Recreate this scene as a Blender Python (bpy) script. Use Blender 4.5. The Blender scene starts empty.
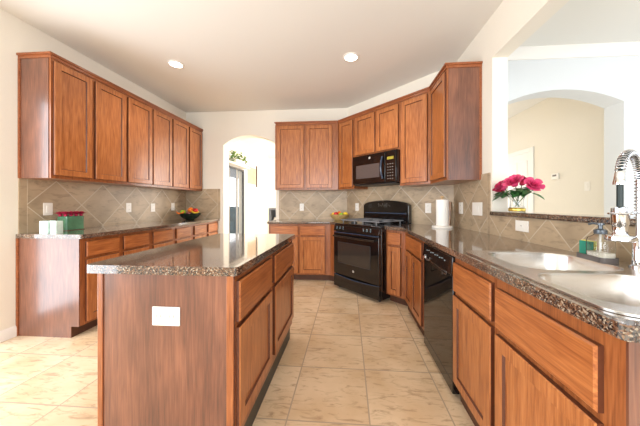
import bpy, bmesh, math, random
from mathutils import Vector, Matrix
random.seed(7)
SC = bpy.context.scene
COL = SC.collection
R = math.radians
S2 = math.sqrt(2)

# ------------------------------------------------------------------ camera, world, lights, exposure
cam_d = bpy.data.cameras.new('camera')
cam_d.sensor_width = 36
cam_d.lens = 36 * 250.98 / 640
cam_d.shift_x = -9.676 / 640
cam_d.shift_y = -9.226 / 640
cam_d.clip_start = 0.02
cam = bpy.data.objects.new('camera', cam_d)
COL.objects.link(cam)
cam.location = (0, 0, 1.1842)
cam.rotation_euler = (R(90), 0, 0.0725)
SC.camera = cam

W = bpy.data.worlds.new('daylight')
SC.world = W
W.use_nodes = True
W.node_tree.nodes['Background'].inputs[0].default_value = (0.93, 0.97, 1.0, 1)
W.node_tree.nodes['Background'].inputs[1].default_value = 1.6

def area(name, loc, rot, sx, sy, power, color):
    d = bpy.data.lights.new(name, 'AREA')
    d.shape = 'RECTANGLE'; d.size = sx; d.size_y = sy
    d.energy = power; d.color = color
    o = bpy.data.objects.new(name, d); COL.objects.link(o)
    o.location = loc; o.rotation_euler = rot
    return o

DAY = (0.88, 0.94, 1.0)
area('daylight_rear_window', (-0.2, -3.40, 1.5), (R(90), 0, 0), 4.4, 2.0, 155, (0.92, 0.96, 1.0))          # shines +Y
area('daylight_living_rear_window', (3.9, -3.40, 1.55), (R(90), 0, 0), 2.4, 2.0, 9, (0.95, 0.97, 1.0))
area('daylight_patio_opening', (-3.05, 0.55, 1.15), (R(90), 0, R(-90)), 2.6, 2.1, 80, DAY)            # shines +X
area('daylight_living_window', (6.05, 0.2, 1.5), (R(90), 0, R(90)), 4.0, 2.0, 20, DAY)                  # shines -X
area('hall_fill_light', (2.3, 6.15, 1.5), (R(90), 0, R(180)), 1.2, 1.6, 17, (0.94, 0.97, 1.0))  # unseen fill added to brighten the hallway
area('dining_fill_light', (0.98, 6.6, 1.5), (R(90), 0, R(90)), 2.7, 1.9, 210, (1, 0.97, 0.92))  # added fill for the dining room, out of view beside the arch

SC.view_settings.view_transform = 'Standard'
SC.view_settings.look = 'None'
SC.view_settings.gamma = 1
SC.view_settings.use_curve_mapping = False
SC.view_settings.exposure = 0.14

# ------------------------------------------------------------------ colour and material helpers
def lin(r, g, b):
    f = lambda c: (c / 255 / 12.92) if c / 255 <= 0.04045 else ((c / 255 + 0.055) / 1.055) ** 2.4
    return (f(r), f(g), f(b), 1)

def new_mat(name):
    m = bpy.data.materials.new(name); m.use_nodes = True
    nt = m.node_tree
    return m, nt, nt.nodes['Principled BSDF']

def plain(name, rgb, rough=0.5, metal=0.0, spec=0.5, coat=0.0, noise=0.0, bump=0.0, nscale=40):
    m, nt, b = new_mat(name)
    b.inputs['Base Color'].default_value = lin(*rgb)
    b.inputs['Roughness'].default_value = rough
    b.inputs['Metallic'].default_value = metal
    b.inputs['Specular IOR Level'].default_value = spec
    b.inputs['Coat Weight'].default_value = coat
    tc = nt.nodes.new('ShaderNodeTexCoord')
    n = nt.nodes.new('ShaderNodeTexNoise'); n.inputs['Scale'].default_value = nscale
    n.inputs['Detail'].default_value = 4
    nt.links.new(tc.outputs['Object'], n.inputs['Vector'])
    if noise:
        r = nt.nodes.new('ShaderNodeValToRGB')
        c = lin(*rgb)
        r.color_ramp.elements[0].color = (c[0] * (1 - noise), c[1] * (1 - noise), c[2] * (1 - noise), 1)
        r.color_ramp.elements[1].color = (min(1, c[0] * (1 + noise)), min(1, c[1] * (1 + noise)), min(1, c[2] * (1 + noise)), 1)
        r.color_ramp.elements[0].position = 0.3; r.color_ramp.elements[1].position = 0.7
        nt.links.new(n.outputs['Fac'], r.inputs[0]); nt.links.new(r.outputs[0], b.inputs['Base Color'])
    if bump:
        bp = nt.nodes.new('ShaderNodeBump'); bp.inputs['Strength'].default_value = bump
        bp.inputs['Distance'].default_value = 0.002
        nt.links.new(n.outputs['Fac'], bp.inputs['Height']); nt.links.new(bp.outputs[0], b.inputs['Normal'])
    return m

def wood(name, dark, mid, light, horizontal=False, rough=0.3, knots=False, coat=0.25):
    m, nt, b = new_mat(name)
    L = nt.links.new
    tc = nt.nodes.new('ShaderNodeTexCoord')
    oi = nt.nodes.new('ShaderNodeObjectInfo')
    add = nt.nodes.new('ShaderNodeVectorMath'); add.operation = 'MULTIPLY_ADD'
    add.inputs[0].default_value = (1, 1, 1)
    comb = nt.nodes.new('ShaderNodeCombineXYZ')
    mul = nt.nodes.new('ShaderNodeMath'); mul.operation = 'MULTIPLY'; mul.inputs[1].default_value = 13.7
    L(oi.outputs['Random'], mul.inputs[0])
    for i in range(3): L(mul.outputs[0], comb.inputs[i])
    ad = nt.nodes.new('ShaderNodeVectorMath'); ad.operation = 'ADD'
    L(tc.outputs['Object'], ad.inputs[0]); L(comb.outputs[0], ad.inputs[1])
    mp = nt.nodes.new('ShaderNodeMapping')
    mp.inputs['Scale'].default_value = (1.9, 20, 20) if horizontal else (20, 20, 1.9)
    L(ad.outputs[0], mp.inputs['Vector'])
    n1 = nt.nodes.new('ShaderNodeTexNoise'); n1.inputs['Scale'].default_value = 1.6
    n1.inputs['Detail'].default_value = 6; n1.inputs['Distortion'].default_value = 1.3
    L(mp.outputs[0], n1.inputs['Vector'])
    mp2 = nt.nodes.new('ShaderNodeMapping')
    mp2.inputs['Scale'].default_value = (5, 110, 110) if horizontal else (110, 110, 5)
    L(ad.outputs[0], mp2.inputs['Vector'])
    n2 = nt.nodes.new('ShaderNodeTexNoise'); n2.inputs['Scale'].default_value = 1.5; n2.inputs['Detail'].default_value = 3
    L(mp2.outputs[0], n2.inputs['Vector'])
    mx = nt.nodes.new('ShaderNodeMix'); mx.inputs['Factor'].default_value = 0.5
    L(n1.outputs['Fac'], mx.inputs['A']); L(n2.outputs['Fac'], mx.inputs['B'])
    src = mx.outputs['Result']
    if knots:
        mp3 = nt.nodes.new('ShaderNodeMapping'); mp3.inputs['Scale'].default_value = (7, 7, 2.4)
        L(ad.outputs[0], mp3.inputs['Vector'])
        n3 = nt.nodes.new('ShaderNodeTexNoise'); n3.inputs['Scale'].default_value = 1.0; n3.inputs['Detail'].default_value = 2
        L(mp3.outputs[0], n3.inputs['Vector'])
        mx3 = nt.nodes.new('ShaderNodeMix'); mx3.inputs['Factor'].default_value = 0.4
        L(src, mx3.inputs['A']); L(n3.outputs['Fac'], mx3.inputs['B']); src = mx3.outputs['Result']
    r = nt.nodes.new('ShaderNodeValToRGB')
    e = r.color_ramp.elements
    e[0].position = 0.34; e[0].color = lin(*dark)
    e[1].position = 0.66; e[1].color = lin(*light)
    k = e.new(0.5); k.color = lin(*mid)
    L(src, r.inputs[0]); L(r.outputs[0], b.inputs['Base Color'])
    b.inputs['Roughness'].default_value = rough
    b.inputs['Coat Weight'].default_value = coat; b.inputs['Coat Roughness'].default_value = 0.18
    bp = nt.nodes.new('ShaderNodeBump'); bp.inputs['Strength'].default_value = 0.12; bp.inputs['Distance'].default_value = 0.002
    L(n2.outputs['Fac'], bp.inputs['Height']); L(bp.outputs[0], b.inputs['Normal'])
    return m

def granite_mat():
    m, nt, b = new_mat('speckled_granite')
    L = nt.links.new
    tc = nt.nodes.new('ShaderNodeTexCoord')
    v = nt.nodes.new('ShaderNodeTexVoronoi'); v.inputs['Scale'].default_value = 230
    n = nt.nodes.new('ShaderNodeTexNoise'); n.inputs['Scale'].default_value = 60; n.inputs['Detail'].default_value = 5
    dist = nt.nodes.new('ShaderNodeVectorMath'); dist.operation = 'MULTIPLY_ADD'
    dist.inputs[1].default_value = (0.012, 0.012, 0.012)
    L(n.outputs['Color'], dist.inputs[0]); L(tc.outputs['Object'], dist.inputs[2]); L(tc.outputs['Object'], n.inputs['Vector'])
    L(dist.outputs[0], v.inputs['Vector'])
    sp = nt.nodes.new('ShaderNodeSeparateColor'); L(v.outputs['Color'], sp.inputs[0])
    r = nt.nodes.new('ShaderNodeValToRGB'); r.color_ramp.interpolation = 'CONSTANT'
    pal = [(0, (34, 30, 30)), (0.2, (84, 60, 46)), (0.38, (122, 90, 70)), (0.56, (100, 92, 86)), (0.7, (142, 112, 90)), (0.82, (54, 50, 52)), (0.91, (172, 158, 140))]
    e = r.color_ramp.elements
    e[0].position = 0; e[0].color = lin(*pal[0][1]); e[1].position = pal[-1][0]; e[1].color = lin(*pal[-1][1])
    for p, c in pal[1:-1]:
        k = e.new(p); k.color = lin(*c)
    L(sp.outputs[0], r.inputs[0])
    n2 = nt.nodes.new('ShaderNodeTexNoise'); n2.inputs['Scale'].default_value = 9; n2.inputs['Detail'].default_value = 3
    L(tc.outputs['Object'], n2.inputs['Vector'])
    mx = nt.nodes.new('ShaderNodeMix'); mx.data_type = 'RGBA'; mx.blend_type = 'MULTIPLY'
    mx.inputs['Factor'].default_value = 0.6
    L(r.outputs[0], mx.inputs['A'])
    r2 = nt.nodes.new('ShaderNodeValToRGB'); r2.color_ramp.elements[0].position = 0.35; r2.color_ramp.elements[1].position = 0.65
    r2.color_ramp.elements[0].color = (0.55, 0.5, 0.45, 1); r2.color_ramp.elements[1].color = (1, 1, 1, 1)
    L(n2.outputs['Fac'], r2.inputs[0]); L(r2.outputs[0], mx.inputs['B'])
    L(mx.outputs['Result'], b.inputs['Base Color'])
    b.inputs['Roughness'].default_value = 0.09
    b.inputs['Specular IOR Level'].default_value = 0.75
    b.inputs['Coat Weight'].default_value = 0.5; b.inputs['Coat Roughness'].default_value = 0.04
    return m

def tile_mat(name, coords, size, loc, rot, c1, c2, vein, grout, mortar, rough, vrot, vscale, bump=0.25, spec=0.5, veinamt=0.7):
    m, nt, b = new_mat(name)
    L = nt.links.new
    tc = nt.nodes.new('ShaderNodeTexCoord')
    mp = nt.nodes.new('ShaderNodeMapping'); mp.vector_type = 'TEXTURE'
    mp.inputs['Location'].default_value = loc; mp.inputs['Rotation'].default_value = (0, 0, rot)
    L(tc.outputs[coords], mp.inputs['Vector'])
    br = nt.nodes.new('ShaderNodeTexBrick')
    br.offset = 0; br.squash = 1
    br.inputs['Scale'].default_value = 1
    br.inputs['Brick Width'].default_value = size; br.inputs['Row Height'].default_value = size
    br.inputs['Mortar Size'].default_value = mortar; br.inputs['Mortar Smooth'].default_value = 0.1
    br.inputs['Color1'].default_value = (0, 0, 0, 1); br.inputs['Color2'].default_value = (1, 1, 1, 1)
    br.inputs['Mortar'].default_value = (0.5, 0.5, 0.5, 1)
    L(mp.outputs[0], br.inputs['Vector'])
    # veining, shifted per tile
    sh = nt.nodes.new('ShaderNodeVectorMath'); sh.operation = 'MULTIPLY_ADD'
    sh.inputs[1].default_value = (3.1, 5.7, 2.3)
    L(br.outputs['Color'], sh.inputs[0]); L(tc.outputs['Object'], sh.inputs[2])
    mv = nt.nodes.new('ShaderNodeMapping'); mv.inputs['Rotation'].default_value = vrot; mv.inputs['Scale'].default_value = vscale
    L(sh.outputs[0], mv.inputs['Vector'])
    n = nt.nodes.new('ShaderNodeTexNoise'); n.inputs['Scale'].default_value = 2.2; n.inputs['Detail'].default_value = 7
    n.inputs['Roughness'].default_value = 0.62; n.inputs['Distortion'].default_value = 0.8
    L(mv.outputs[0], n.inputs['Vector'])
    n2 = nt.nodes.new('ShaderNodeTexNoise'); n2.inputs['Scale'].default_value = 3.0; n2.inputs['Detail'].default_value = 4
    L(sh.outputs[0], n2.inputs['Vector'])
    r0 = nt.nodes.new('ShaderNodeValToRGB')
    r0.color_ramp.elements[0].position = 0.35; r0.color_ramp.elements[1].position = 0.68
    r0.color_ramp.elements[0].color = lin(*c1); r0.color_ramp.elements[1].color = lin(*c2)
    L(n2.outputs['Fac'], r0.inputs[0])
    r1 = nt.nodes.new('ShaderNodeValToRGB')
    r1.color_ramp.elements[0].position = 0.52; r1.color_ramp.elements[1].position = 0.74
    r1.color_ramp.elements[0].color = (0, 0, 0, 1); r1.color_ramp.elements[1].color = (veinamt, veinamt, veinamt, 1)
    L(n.outputs['Fac'], r1.inputs[0])
    m1 = nt.nodes.new('ShaderNodeMix'); m1.data_type = 'RGBA'
    L(r1.outputs[0], m1.inputs['Factor']); L(r0.outputs[0], m1.inputs['A']); m1.inputs['B'].default_value = lin(*vein)
    m2 = nt.nodes.new('ShaderNodeMix'); m2.data_type = 'RGBA'
    L(br.outputs['Fac'], m2.inputs['Factor']); L(m1.outputs['Result'], m2.inputs['A']); m2.inputs['B'].default_value = lin(*grout)
    L(m2.outputs['Result'], b.inputs['Base Color'])
    b.inputs['Roughness'].default_value = rough; b.inputs['Specular IOR Level'].default_value = spec
    bp = nt.nodes.new('ShaderNodeBump'); bp.inputs['Strength'].default_value = bump; bp.inputs['Distance'].default_value = 0.003
    bp.invert = True
    L(br.outputs['Fac'], bp.inputs['Height']); L(bp.outputs[0], b.inputs['Normal'])
    return m

def emit(name, rgb, strength):
    m, nt, b = new_mat(name)
    b.inputs['Base Color'].default_value = lin(*rgb)
    b.inputs['Emission Color'].default_value = lin(*rgb)
    b.inputs['Emission Strength'].default_value = strength
    return m

def glass(name, rgb, rough=0.0, ior=1.45, thin=False):
    m, nt, b = new_mat(name)
    b.inputs['Base Color'].default_value = lin(*rgb)
    b.inputs['Roughness'].default_value = rough
    b.inputs['IOR'].default_value = ior
    b.inputs['Transmission Weight'].default_value = 1.0
    return m

M = {}
M['wall'] = plain('cream_wall_paint', (240, 234, 221), 0.85, spec=0.25, noise=0.015, bump=0.06, nscale=160)
M['wall_white'] = plain('pale_wall_paint', (226, 230, 233), 0.85, spec=0.25, bump=0.06, nscale=160)
M['ceiling'] = plain('ceiling_paint', (236, 233, 226), 0.9, spec=0.2, bump=0.1, nscale=220)
M['carpet'] = plain('pale_bounce_carpet', (236, 232, 226), 0.95, bump=0.4, nscale=300)
M['trim'] = plain('white_trim_paint', (246, 243, 238), 0.45)
M['floor'] = tile_mat('floor_travertine_tile', 'Object', 0.452, (0.118, 1.806, 0), 0, (226, 202, 170), (208, 178, 142), (140, 108, 82),
                      (176, 156, 134), 0.0042, 0.25, (0, 0, R(32)), (4.0, 15, 1), veinamt=0.75)
M['splash'] = tile_mat('backsplash_slate_tile', 'UV', 0.70711, (0, 0, 0), R(45), (196, 173, 143), (160, 141, 116), (116, 101, 84),
                       (205, 192, 170), 0.009, 0.42, (R(20), R(30), R(25)), (3, 3, 9), veinamt=0.75)
M['grout'] = plain('pale_grout', (214, 202, 180), 0.8)
M['door'] = wood('cherry_door_wood', (136, 74, 38), (172, 104, 56), (194, 126, 74))
M['drawer'] = wood('cherry_drawer_wood', (136, 72, 36), (168, 99, 52), (192, 121, 68), horizontal=True)
M['carcass'] = wood('cherry_frame_wood', (116, 62, 32), (150, 86, 46), (172, 105, 60))  # same cherry, darkened so the door gaps carry painted shadow
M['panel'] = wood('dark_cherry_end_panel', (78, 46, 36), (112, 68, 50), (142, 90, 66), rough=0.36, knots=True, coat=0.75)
M['crown'] = wood('cherry_crown_wood', (120, 62, 32), (150, 84, 46), (170, 100, 58), horizontal=True)
M['greytoe'] = plain('dark_grey_toe_kick', (64, 62, 56), 0.5, noise=0.25, nscale=12)
M['edge'] = plain('stained_shaded_edge', (92, 50, 32), 0.35, noise=0.12, nscale=60)  # stained rims; shade around doors and panel chamfers is painted in
M['toe'] = plain('dark_toe_kick', (84, 50, 32), 0.6, noise=0.15, nscale=20)
M['granite'] = granite_mat()
M['black'] = plain('black_enamel', (12, 12, 14), 0.12, coat=0.4)
M['blackmatte'] = plain('black_cast_iron', (20, 20, 22), 0.45)
M['blackglass'] = plain('black_oven_glass', (16, 15, 15), 0.04, spec=0.8)
M['window_glass'] = plain('smoked_oven_window', (52, 46, 42), 0.08, spec=0.7, noise=0.25, nscale=300)
M['mesh_glass'] = plain('grey_microwave_window', (88, 78, 76), 0.18, spec=0.6, noise=0.2, nscale=400)
M['blue_edge'] = plain('dark_blue_grey_gloss', (46, 62, 84), 0.12, coat=0.6)
M['chrome'] = plain('chrome', (225, 227, 232), 0.06, metal=1.0)
M['steel'] = plain('brushed_steel', (212, 209, 205), 0.27, metal=1.0, bump=0.03, nscale=300)
M['grey_metal'] = plain('grey_metal', (150, 152, 156), 0.3, metal=0.9)
M['grate'] = plain('grey_grate', (120, 122, 126), 0.35)
M['hose'] = plain('dark_rubber_hose', (30, 44, 44), 0.45)
M['plate'] = plain('white_plastic', (246, 242, 234), 0.35)
M['slot'] = plain('grey_slot', (120, 112, 104), 0.6)
M['paper'] = plain('white_paper', (248, 245, 240), 0.9, bump=0.3, nscale=90)
M['pale_wood'] = plain('pale_turned_wood', (206, 172, 128), 0.5, noise=0.08)
M['board_wood'] = wood('cutting_board_wood', (110, 72, 36), (146, 100, 52), (172, 126, 74))
M['red'] = plain('rose_red', (196, 44, 84), 0.5, noise=0.2, nscale=30)
M['pink'] = plain('rose_pink', (218, 66, 118), 0.5, noise=0.2, nscale=30)
M['dark_red'] = plain('dark_rose', (160, 22, 50), 0.5, noise=0.2, nscale=60)
M['leaf'] = plain('leaf_green', (62, 112, 58), 0.5, noise=0.3, nscale=20)
M['leaf2'] = plain('pale_leaf_green', (112, 142, 60), 0.55, noise=0.3, nscale=20)
M['stem'] = plain('stem_green', (80, 110, 58), 0.5)
M['glass'] = glass('clear_glass', (250, 252, 252))
M['pane'], _nt, _b = new_mat('window_pane')
_b.inputs['Base Color'].default_value = (1, 1, 1, 1); _b.inputs['Roughness'].default_value = 0.02
_b.inputs['Transmission Weight'].default_value = 1.0; _b.inputs['IOR'].default_value = 1.1
M['greenglass'] = plain('green_box_ceramic', (84, 136, 104), 0.25, noise=0.25, nscale=14, coat=0.5)
M['frosted'] = plain('frosted_candle_glass', (206, 226, 216), 0.2, noise=0.15, nscale=22, coat=0.5)
M['gold'] = plain('gold_band', (222, 190, 92), 0.25, metal=0.7)
M['bowl_dark'] = plain('dark_green_bowl', (30, 44, 34), 0.15, coat=0.5)
M['bowl_tan'] = plain('tan_woven_bowl', (196, 164, 104), 0.6, noise=0.3, nscale=60, bump=0.4)
M['apple_green'] = plain('green_apple', (150, 190, 48), 0.35)
M['apple_red'] = plain('red_apple', (204, 32, 30), 0.3, noise=0.2, nscale=18)
M['orange'] = plain('orange_peel', (238, 122, 30), 0.45, bump=0.3, nscale=200)
M['plum'] = plain('mauve_plum', (150, 84, 84), 0.4)
M['lemon'] = plain('yellow_lemon', (240, 206, 50), 0.4)
M['banana'] = plain('banana_yellow', (232, 194, 44), 0.5, noise=0.12, nscale=20)
M['sponge_g'] = plain('green_scourer', (50, 140, 118), 0.9, bump=0.5, nscale=220)
M['sponge_y'] = plain('yellow_sponge', (236, 230, 96), 0.9, bump=0.5, nscale=150)
M['tray'] = plain('dark_grey_tray', (86, 78, 76), 0.35)
M['soap'] = plain('white_liquid_soap', (250, 240, 222), 0.3)
M['pump'] = plain('grey_pump', (104, 112, 120), 0.25, metal=0.5)
M['lamp'] = emit('downlight_lens', (255, 246, 232), 9.0)
M['display'] = emit('microwave_display', (150, 136, 36), 0.12)
M['cyan'] = plain('printed_marks', (170, 196, 206), 0.4)
M['darkframe'] = plain('dark_grey_frame', (70, 70, 74), 0.4)
M['greyfab'] = plain('grey_blue_cover', (92, 118, 132), 0.8, noise=0.25, nscale=6)
M['grass'] = plain('patio_concrete', (188, 184, 176), 0.9, noise=0.1)
M['art'] = plain('beige_canvas', (206, 176, 146), 0.8, noise=0.12, nscale=5)
M['darkwood'] = plain('dark_brown_wood', (92, 70, 56), 0.5)
M['greycab'] = plain('grey_painted_wood', (112, 116, 124), 0.5)

# ------------------------------------------------------------------ geometry helpers
class MB:
    def __init__(self):
        self.bm = bmesh.new(); self.uv = None
    def box(self, x0, x1, y0, y1, z0, z1, mi=0):
        vs = [self.bm.verts.new(p) for p in ((x0,y0,z0),(x1,y0,z0),(x1,y1,z0),(x0,y1,z0),(x0,y0,z1),(x1,y0,z1),(x1,y1,z1),(x0,y1,z1))]
        for f in ((0,3,2,1),(4,5,6,7),(0,1,5,4),(1,2,6,5),(2,3,7,6),(3,0,4,7)):
            fc = self.bm.faces.new([vs[i] for i in f]); fc.material_index = mi
        return self
    def prism(self, poly, z0, z1, axis='z', mi=0):
        """poly extruded: axis z -> (x,y), axis y -> (x,z) extruded along y, axis x -> (y,z) extruded along x"""
        def P(a, b, t):
            return (a, b, t) if axis == 'z' else ((a, t, b) if axis == 'y' else (t, a, b))
        A = [self.bm.verts.new(P(a, b, z0)) for a, b in poly]
        B = [self.bm.verts.new(P(a, b, z1)) for a, b in poly]
        n = len(poly)
        fs = [self.bm.faces.new(A), self.bm.faces.new(B)]
        for i in range(n):
            fs.append(self.bm.faces.new((A[i], A[(i+1) % n], B[(i+1) % n], B[i])))
        for f in fs: f.material_index = mi
        bmesh.ops.recalc_face_normals(self.bm, faces=fs)
        return self
    def plate(self, outer, holes, z0, z1):
        """flat slab with holes, plan outline in x,y"""
        loops = [outer] + holes
        sets = []
        for z in (z0, z1):
            edges = []; lv = []
            for lp in loops:
                vs = [self.bm.verts.new((x, y, z)) for x, y in lp]
                lv.append(vs)
                for i in range(len(vs)): edges.append(self.bm.edges.new((vs[i], vs[(i+1) % len(vs)])))
            bmesh.ops.triangle_fill(self.bm, edges=edges, use_beauty=True)
            sets.append(lv)
        for a, b in zip(*sets):
            n = len(a)
            for i in range(n): self.bm.faces.new((a[i], a[(i+1) % n], b[(i+1) % n], b[i]))
        bmesh.ops.recalc_face_normals(self.bm, faces=self.bm.faces[:])
        return self
    def lathe(self, prof, c=(0,0,0), seg=24, caps=True, mi=0):
        rings = []
        for r, z in prof:
            if r < 1e-6: rings.append([self.bm.verts.new((c[0], c[1], c[2] + z))])
            else: rings.append([self.bm.verts.new((c[0] + r*math.cos(2*math.pi*i/seg), c[1] + r*math.sin(2*math.pi*i/seg), c[2] + z)) for i in range(seg)])
        fs = []
        for a, b in zip(rings, rings[1:]):
            for i in range(seg):
                j = (i+1) % seg
                if len(a) == 1 and len(b) == 1: continue
                if len(a) == 1: fs.append(self.bm.faces.new((a[0], b[i], b[j])))
                elif len(b) == 1: fs.append(self.bm.faces.new((a[i], a[j], b[0])))
                else: fs.append(self.bm.faces.new((a[i], a[j], b[j], b[i])))
        if caps:
            if len(rings[0]) > 1: fs.append(self.bm.faces.new(rings[0]))
            if len(rings[-1]) > 1: fs.append(self.bm.faces.new(rings[-1]))
        for f in fs: f.material_index = mi
        bmesh.ops.recalc_face_normals(self.bm, faces=fs)
        return self
    def tube(self, pts, r, seg=10, caps=True, mi=0):
        pts = [Vector(p) for p in pts]
        n = len(pts); rad = r if isinstance(r, (list, tuple)) else [r] * n
        T = [(pts[min(i+1, n-1)] - pts[max(i-1, 0)]).normalized() for i in range(n)]
        up = Vector((0, 0, 1)) if abs(T[0].z) < 0.9 else Vector((1, 0, 0))
        N = (up - T[0] * up.dot(T[0])).normalized()
        rings = []
        for i in range(n):
            N = (N - T[i] * N.dot(T[i])).normalized(); Bv = T[i].cross(N)
            rings.append([self.bm.verts.new(pts[i] + (N*math.cos(2*math.pi*k/seg) + Bv*math.sin(2*math.pi*k/seg)) * rad[i]) for k in range(seg)])
        fs = []
        for a, b in zip(rings, rings[1:]):
            for k in range(seg):
                fs.append(self.bm.faces.new((a[k], a[(k+1) % seg], b[(k+1) % seg], b[k])))
        if caps: fs.append(self.bm.faces.new(rings[0])); fs.append(self.bm.faces.new(rings[-1]))
        for f in fs: f.material_index = mi
        bmesh.ops.recalc_face_normals(self.bm, faces=fs)
        return self
    def ball(self, c, rx, ry, rz, seg=16):
        g = bmesh.ops.create_uvsphere(self.bm, u_segments=seg, v_segments=max(6, seg // 2 + 2), radius=1)
        for v in g['verts']: v.co = Vector((c[0] + v.co.x*rx, c[1] + v.co.y*ry, c[2] + v.co.z*rz))
        return self
    def xf(self, mat):
        bmesh.ops.transform(self.bm, matrix=mat, verts=self.bm.verts[:]); return self
    def build(self, name, mat, parent=None, bevel=0.0, seg=2, angle=40, smooth=True):
        me = bpy.data.meshes.new(name)
        self.bm.to_mesh(me); self.bm.free()
        for m_ in (mat if isinstance(mat, (list, tuple)) else [mat]): me.materials.append(m_)
        if smooth and len(me.polygons):
            for p in me.polygons: p.use_smooth = True
            me.set_sharp_from_angle(angle=R(angle))
        o = bpy.data.objects.new(name, me); COL.objects.link(o)
        if parent: o.parent = parent
        if bevel:
            b = o.modifiers.new('bevel', 'BEVEL'); b.width = bevel; b.segments = seg
            b.limit_method = 'ANGLE'; b.angle_limit = R(40)
        return o

def tag(o, label=None, cat=None, group=None, kind=None):
    if label: o['label'] = label
    if cat: o['category'] = cat
    if group: o['group'] = group
    if kind: o['kind'] = kind
    return o
def thing(name, loc, rz, label, cat, group=None):
    o = bpy.data.objects.new(name, None); COL.objects.link(o)
    o.empty_display_size = 0.1
    o.location = loc; o.rotation_euler = (0, 0, rz)
    return tag(o, label, cat, group)
def at(o, loc, rz=0):
    o.location = loc; o.rotation_euler = (0, 0, rz); return o
def struct(o, label): return tag(o, label, kind='structure')
def copy_tree(o, parent=None):
    c = o.copy(); COL.objects.link(c)
    if parent: c.parent = parent
    for ch in list(o.children): copy_tree(ch, c)
    return c
def rrect(x0, x1, y0, y1, r, n=6):
    P = []
    for cx, cy, a in ((x1-r, y1-r, 0), (x0+r, y1-r, 90), (x0+r, y0+r, 180), (x1-r, y0+r, 270)):
        for i in range(n+1):
            t = R(a + 90*i/n); P.append((cx + r*math.cos(t), cy + r*math.sin(t)))
    return P

# ------------------------------------------------------------------ room dimensions (metres)
XL, YB, XR, ZC = -2.968, 4.409, 1.278, 2.860
DX = -0.011                                   # where the back wall turns 45 degrees
DY = YB - (XR - DX)                           # where the diagonal wall meets the right wall
CT, CB = 0.914, 0.876                         # counter top / underside
def D(s, off):                                # point along the diagonal wall, standing off from it
    return (DX + s/S2 - off/S2, YB - s/S2 - off/S2)
DA = R(-45)

# floor and ceiling
f = MB().box(-3.2, 6.2, -3.5, 9.2, -0.1, 0.0).build('floor', M['floor'], smooth=False); struct(f, 'beige travertine tile floor')
c = MB().box(-3.2, 6.2, -3.5, 9.2, ZC, ZC+0.1).build('ceiling', M['ceiling'], smooth=False); struct(c, 'flat off-white ceiling')

f = MB().box(XR+0.13, 6.2, -3.5, 9.2, 0, 0.012).build('floor_living', M['carpet'], smooth=False); struct(f, 'unseen pale living room carpet, added for bounce light')  # unseen light floor added to bounce less yellow onto the ceiling
# left wall: opening to the patio near the camera (outside the frame) and a glazed door in the dining room beyond
def wall_rects(rects, axis, t0, t1, name, mat, label):
    mb = MB()
    for a0, a1, z0, z1 in rects:
        if axis == 'x': mb.box(t0, t1, a0, a1, z0, z1)
        else: mb.box(a0, a1, t0, t1, z0, z1)
    o = mb.build(name, mat, smooth=False); struct(o, label); return o
PD0, PD1, PDZ = 5.15, 6.98, 2.14
wall_rects([(-3.5,-0.8,0,ZC), (-0.8,1.88,2.25,ZC), (1.88,PD0,0,ZC), (PD0,PD1,PDZ,ZC), (PD1,9.2,0,ZC)], 'x', XL-0.15, XL, 'wall_left', M['wall'], 'cream painted left wall')

def arch(xc, half, zs, rise, n=14):
    rad = (half*half + rise*rise) / (2*rise); a = math.asin(half/rad)
    return [(xc - rad*math.sin(a - 2*a*i/n) , zs + rad*math.cos(a - 2*a*i/n) - rad + rise) for i in range(n+1)]
A0, A1 = -2.255, -1.285
poly = [(XL, 0), (A0, 0)] + arch((A0+A1)/2, (A1-A0)/2, 2.25, 0.175) + [(A1, 0), (DX, 0), (DX, ZC), (XL, ZC)]
o = MB().prism(poly, YB, YB+0.2, 'y').build('wall_back', M['wall'], smooth=False); struct(o, 'cream back wall with an arched doorway')
# diagonal wall behind the range
o = MB().prism([(DX, YB), (XR, DY), (XR+0.1, DY+0.1), (DX+0.1, YB+0.1)], 0, ZC).build('wall_diagonal', M['wall'], smooth=False); struct(o, 'cream diagonal corner wall behind the range')
# right wall, header above the pass-through and half wall below it
PE = 2.325                                     # end of the full-height right wall
LZ = 1.083                                     # top of half wall
mb = MB(); mb.prism([(XR, PE), (XR+0.13, PE), (XR+0.13, DY+0.2), (XR, DY)], 0, 2.48)
o = mb.build('wall_right', M['wall'], smooth=False); struct(o, 'cream full-height part of the right wall')
mb = MB(); mb.prism([(XR, -3.5), (XR+0.13, -3.5), (XR+0.13, PE), (XR+0.13, DY+0.2), (XR, DY)], 2.48, ZC)
o = mb.build('wall_header', M['wall'], smooth=False); struct(o, 'cream header beam above the pass-through')
o = MB().box(XR, XR+0.13, -0.6, PE, 0, LZ).build('wall_bar', M['wall'], smooth=False); struct(o, 'half wall under the bar ledge')
# living room beyond the pass-through
HX = 3.16
poly = [(XR+0.13, 0), (1.70, 0)] + arch(2.32, 0.62, 2.28, 0.145) + [(2.94, 0), (6.2, 0), (6.2, ZC), (XR+0.13, ZC)]
o = MB().prism(poly, 2.9, 3.11, 'y').build('wall_living', M['wall_white'], smooth=False); struct(o, 'pale living room wall with an arched niche opening')
o = MB().box(HX, HX+0.12, 3.11, 9.2, 0, ZC).build('wall_hall', M['wall'], smooth=False); struct(o, 'cream hallway wall')
o = MB().box(1.5, HX, 6.2, 6.3, 0, ZC).build('wall_hall_end', M['wall'], smooth=False); struct(o, 'cream end wall of the hallway')
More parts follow.
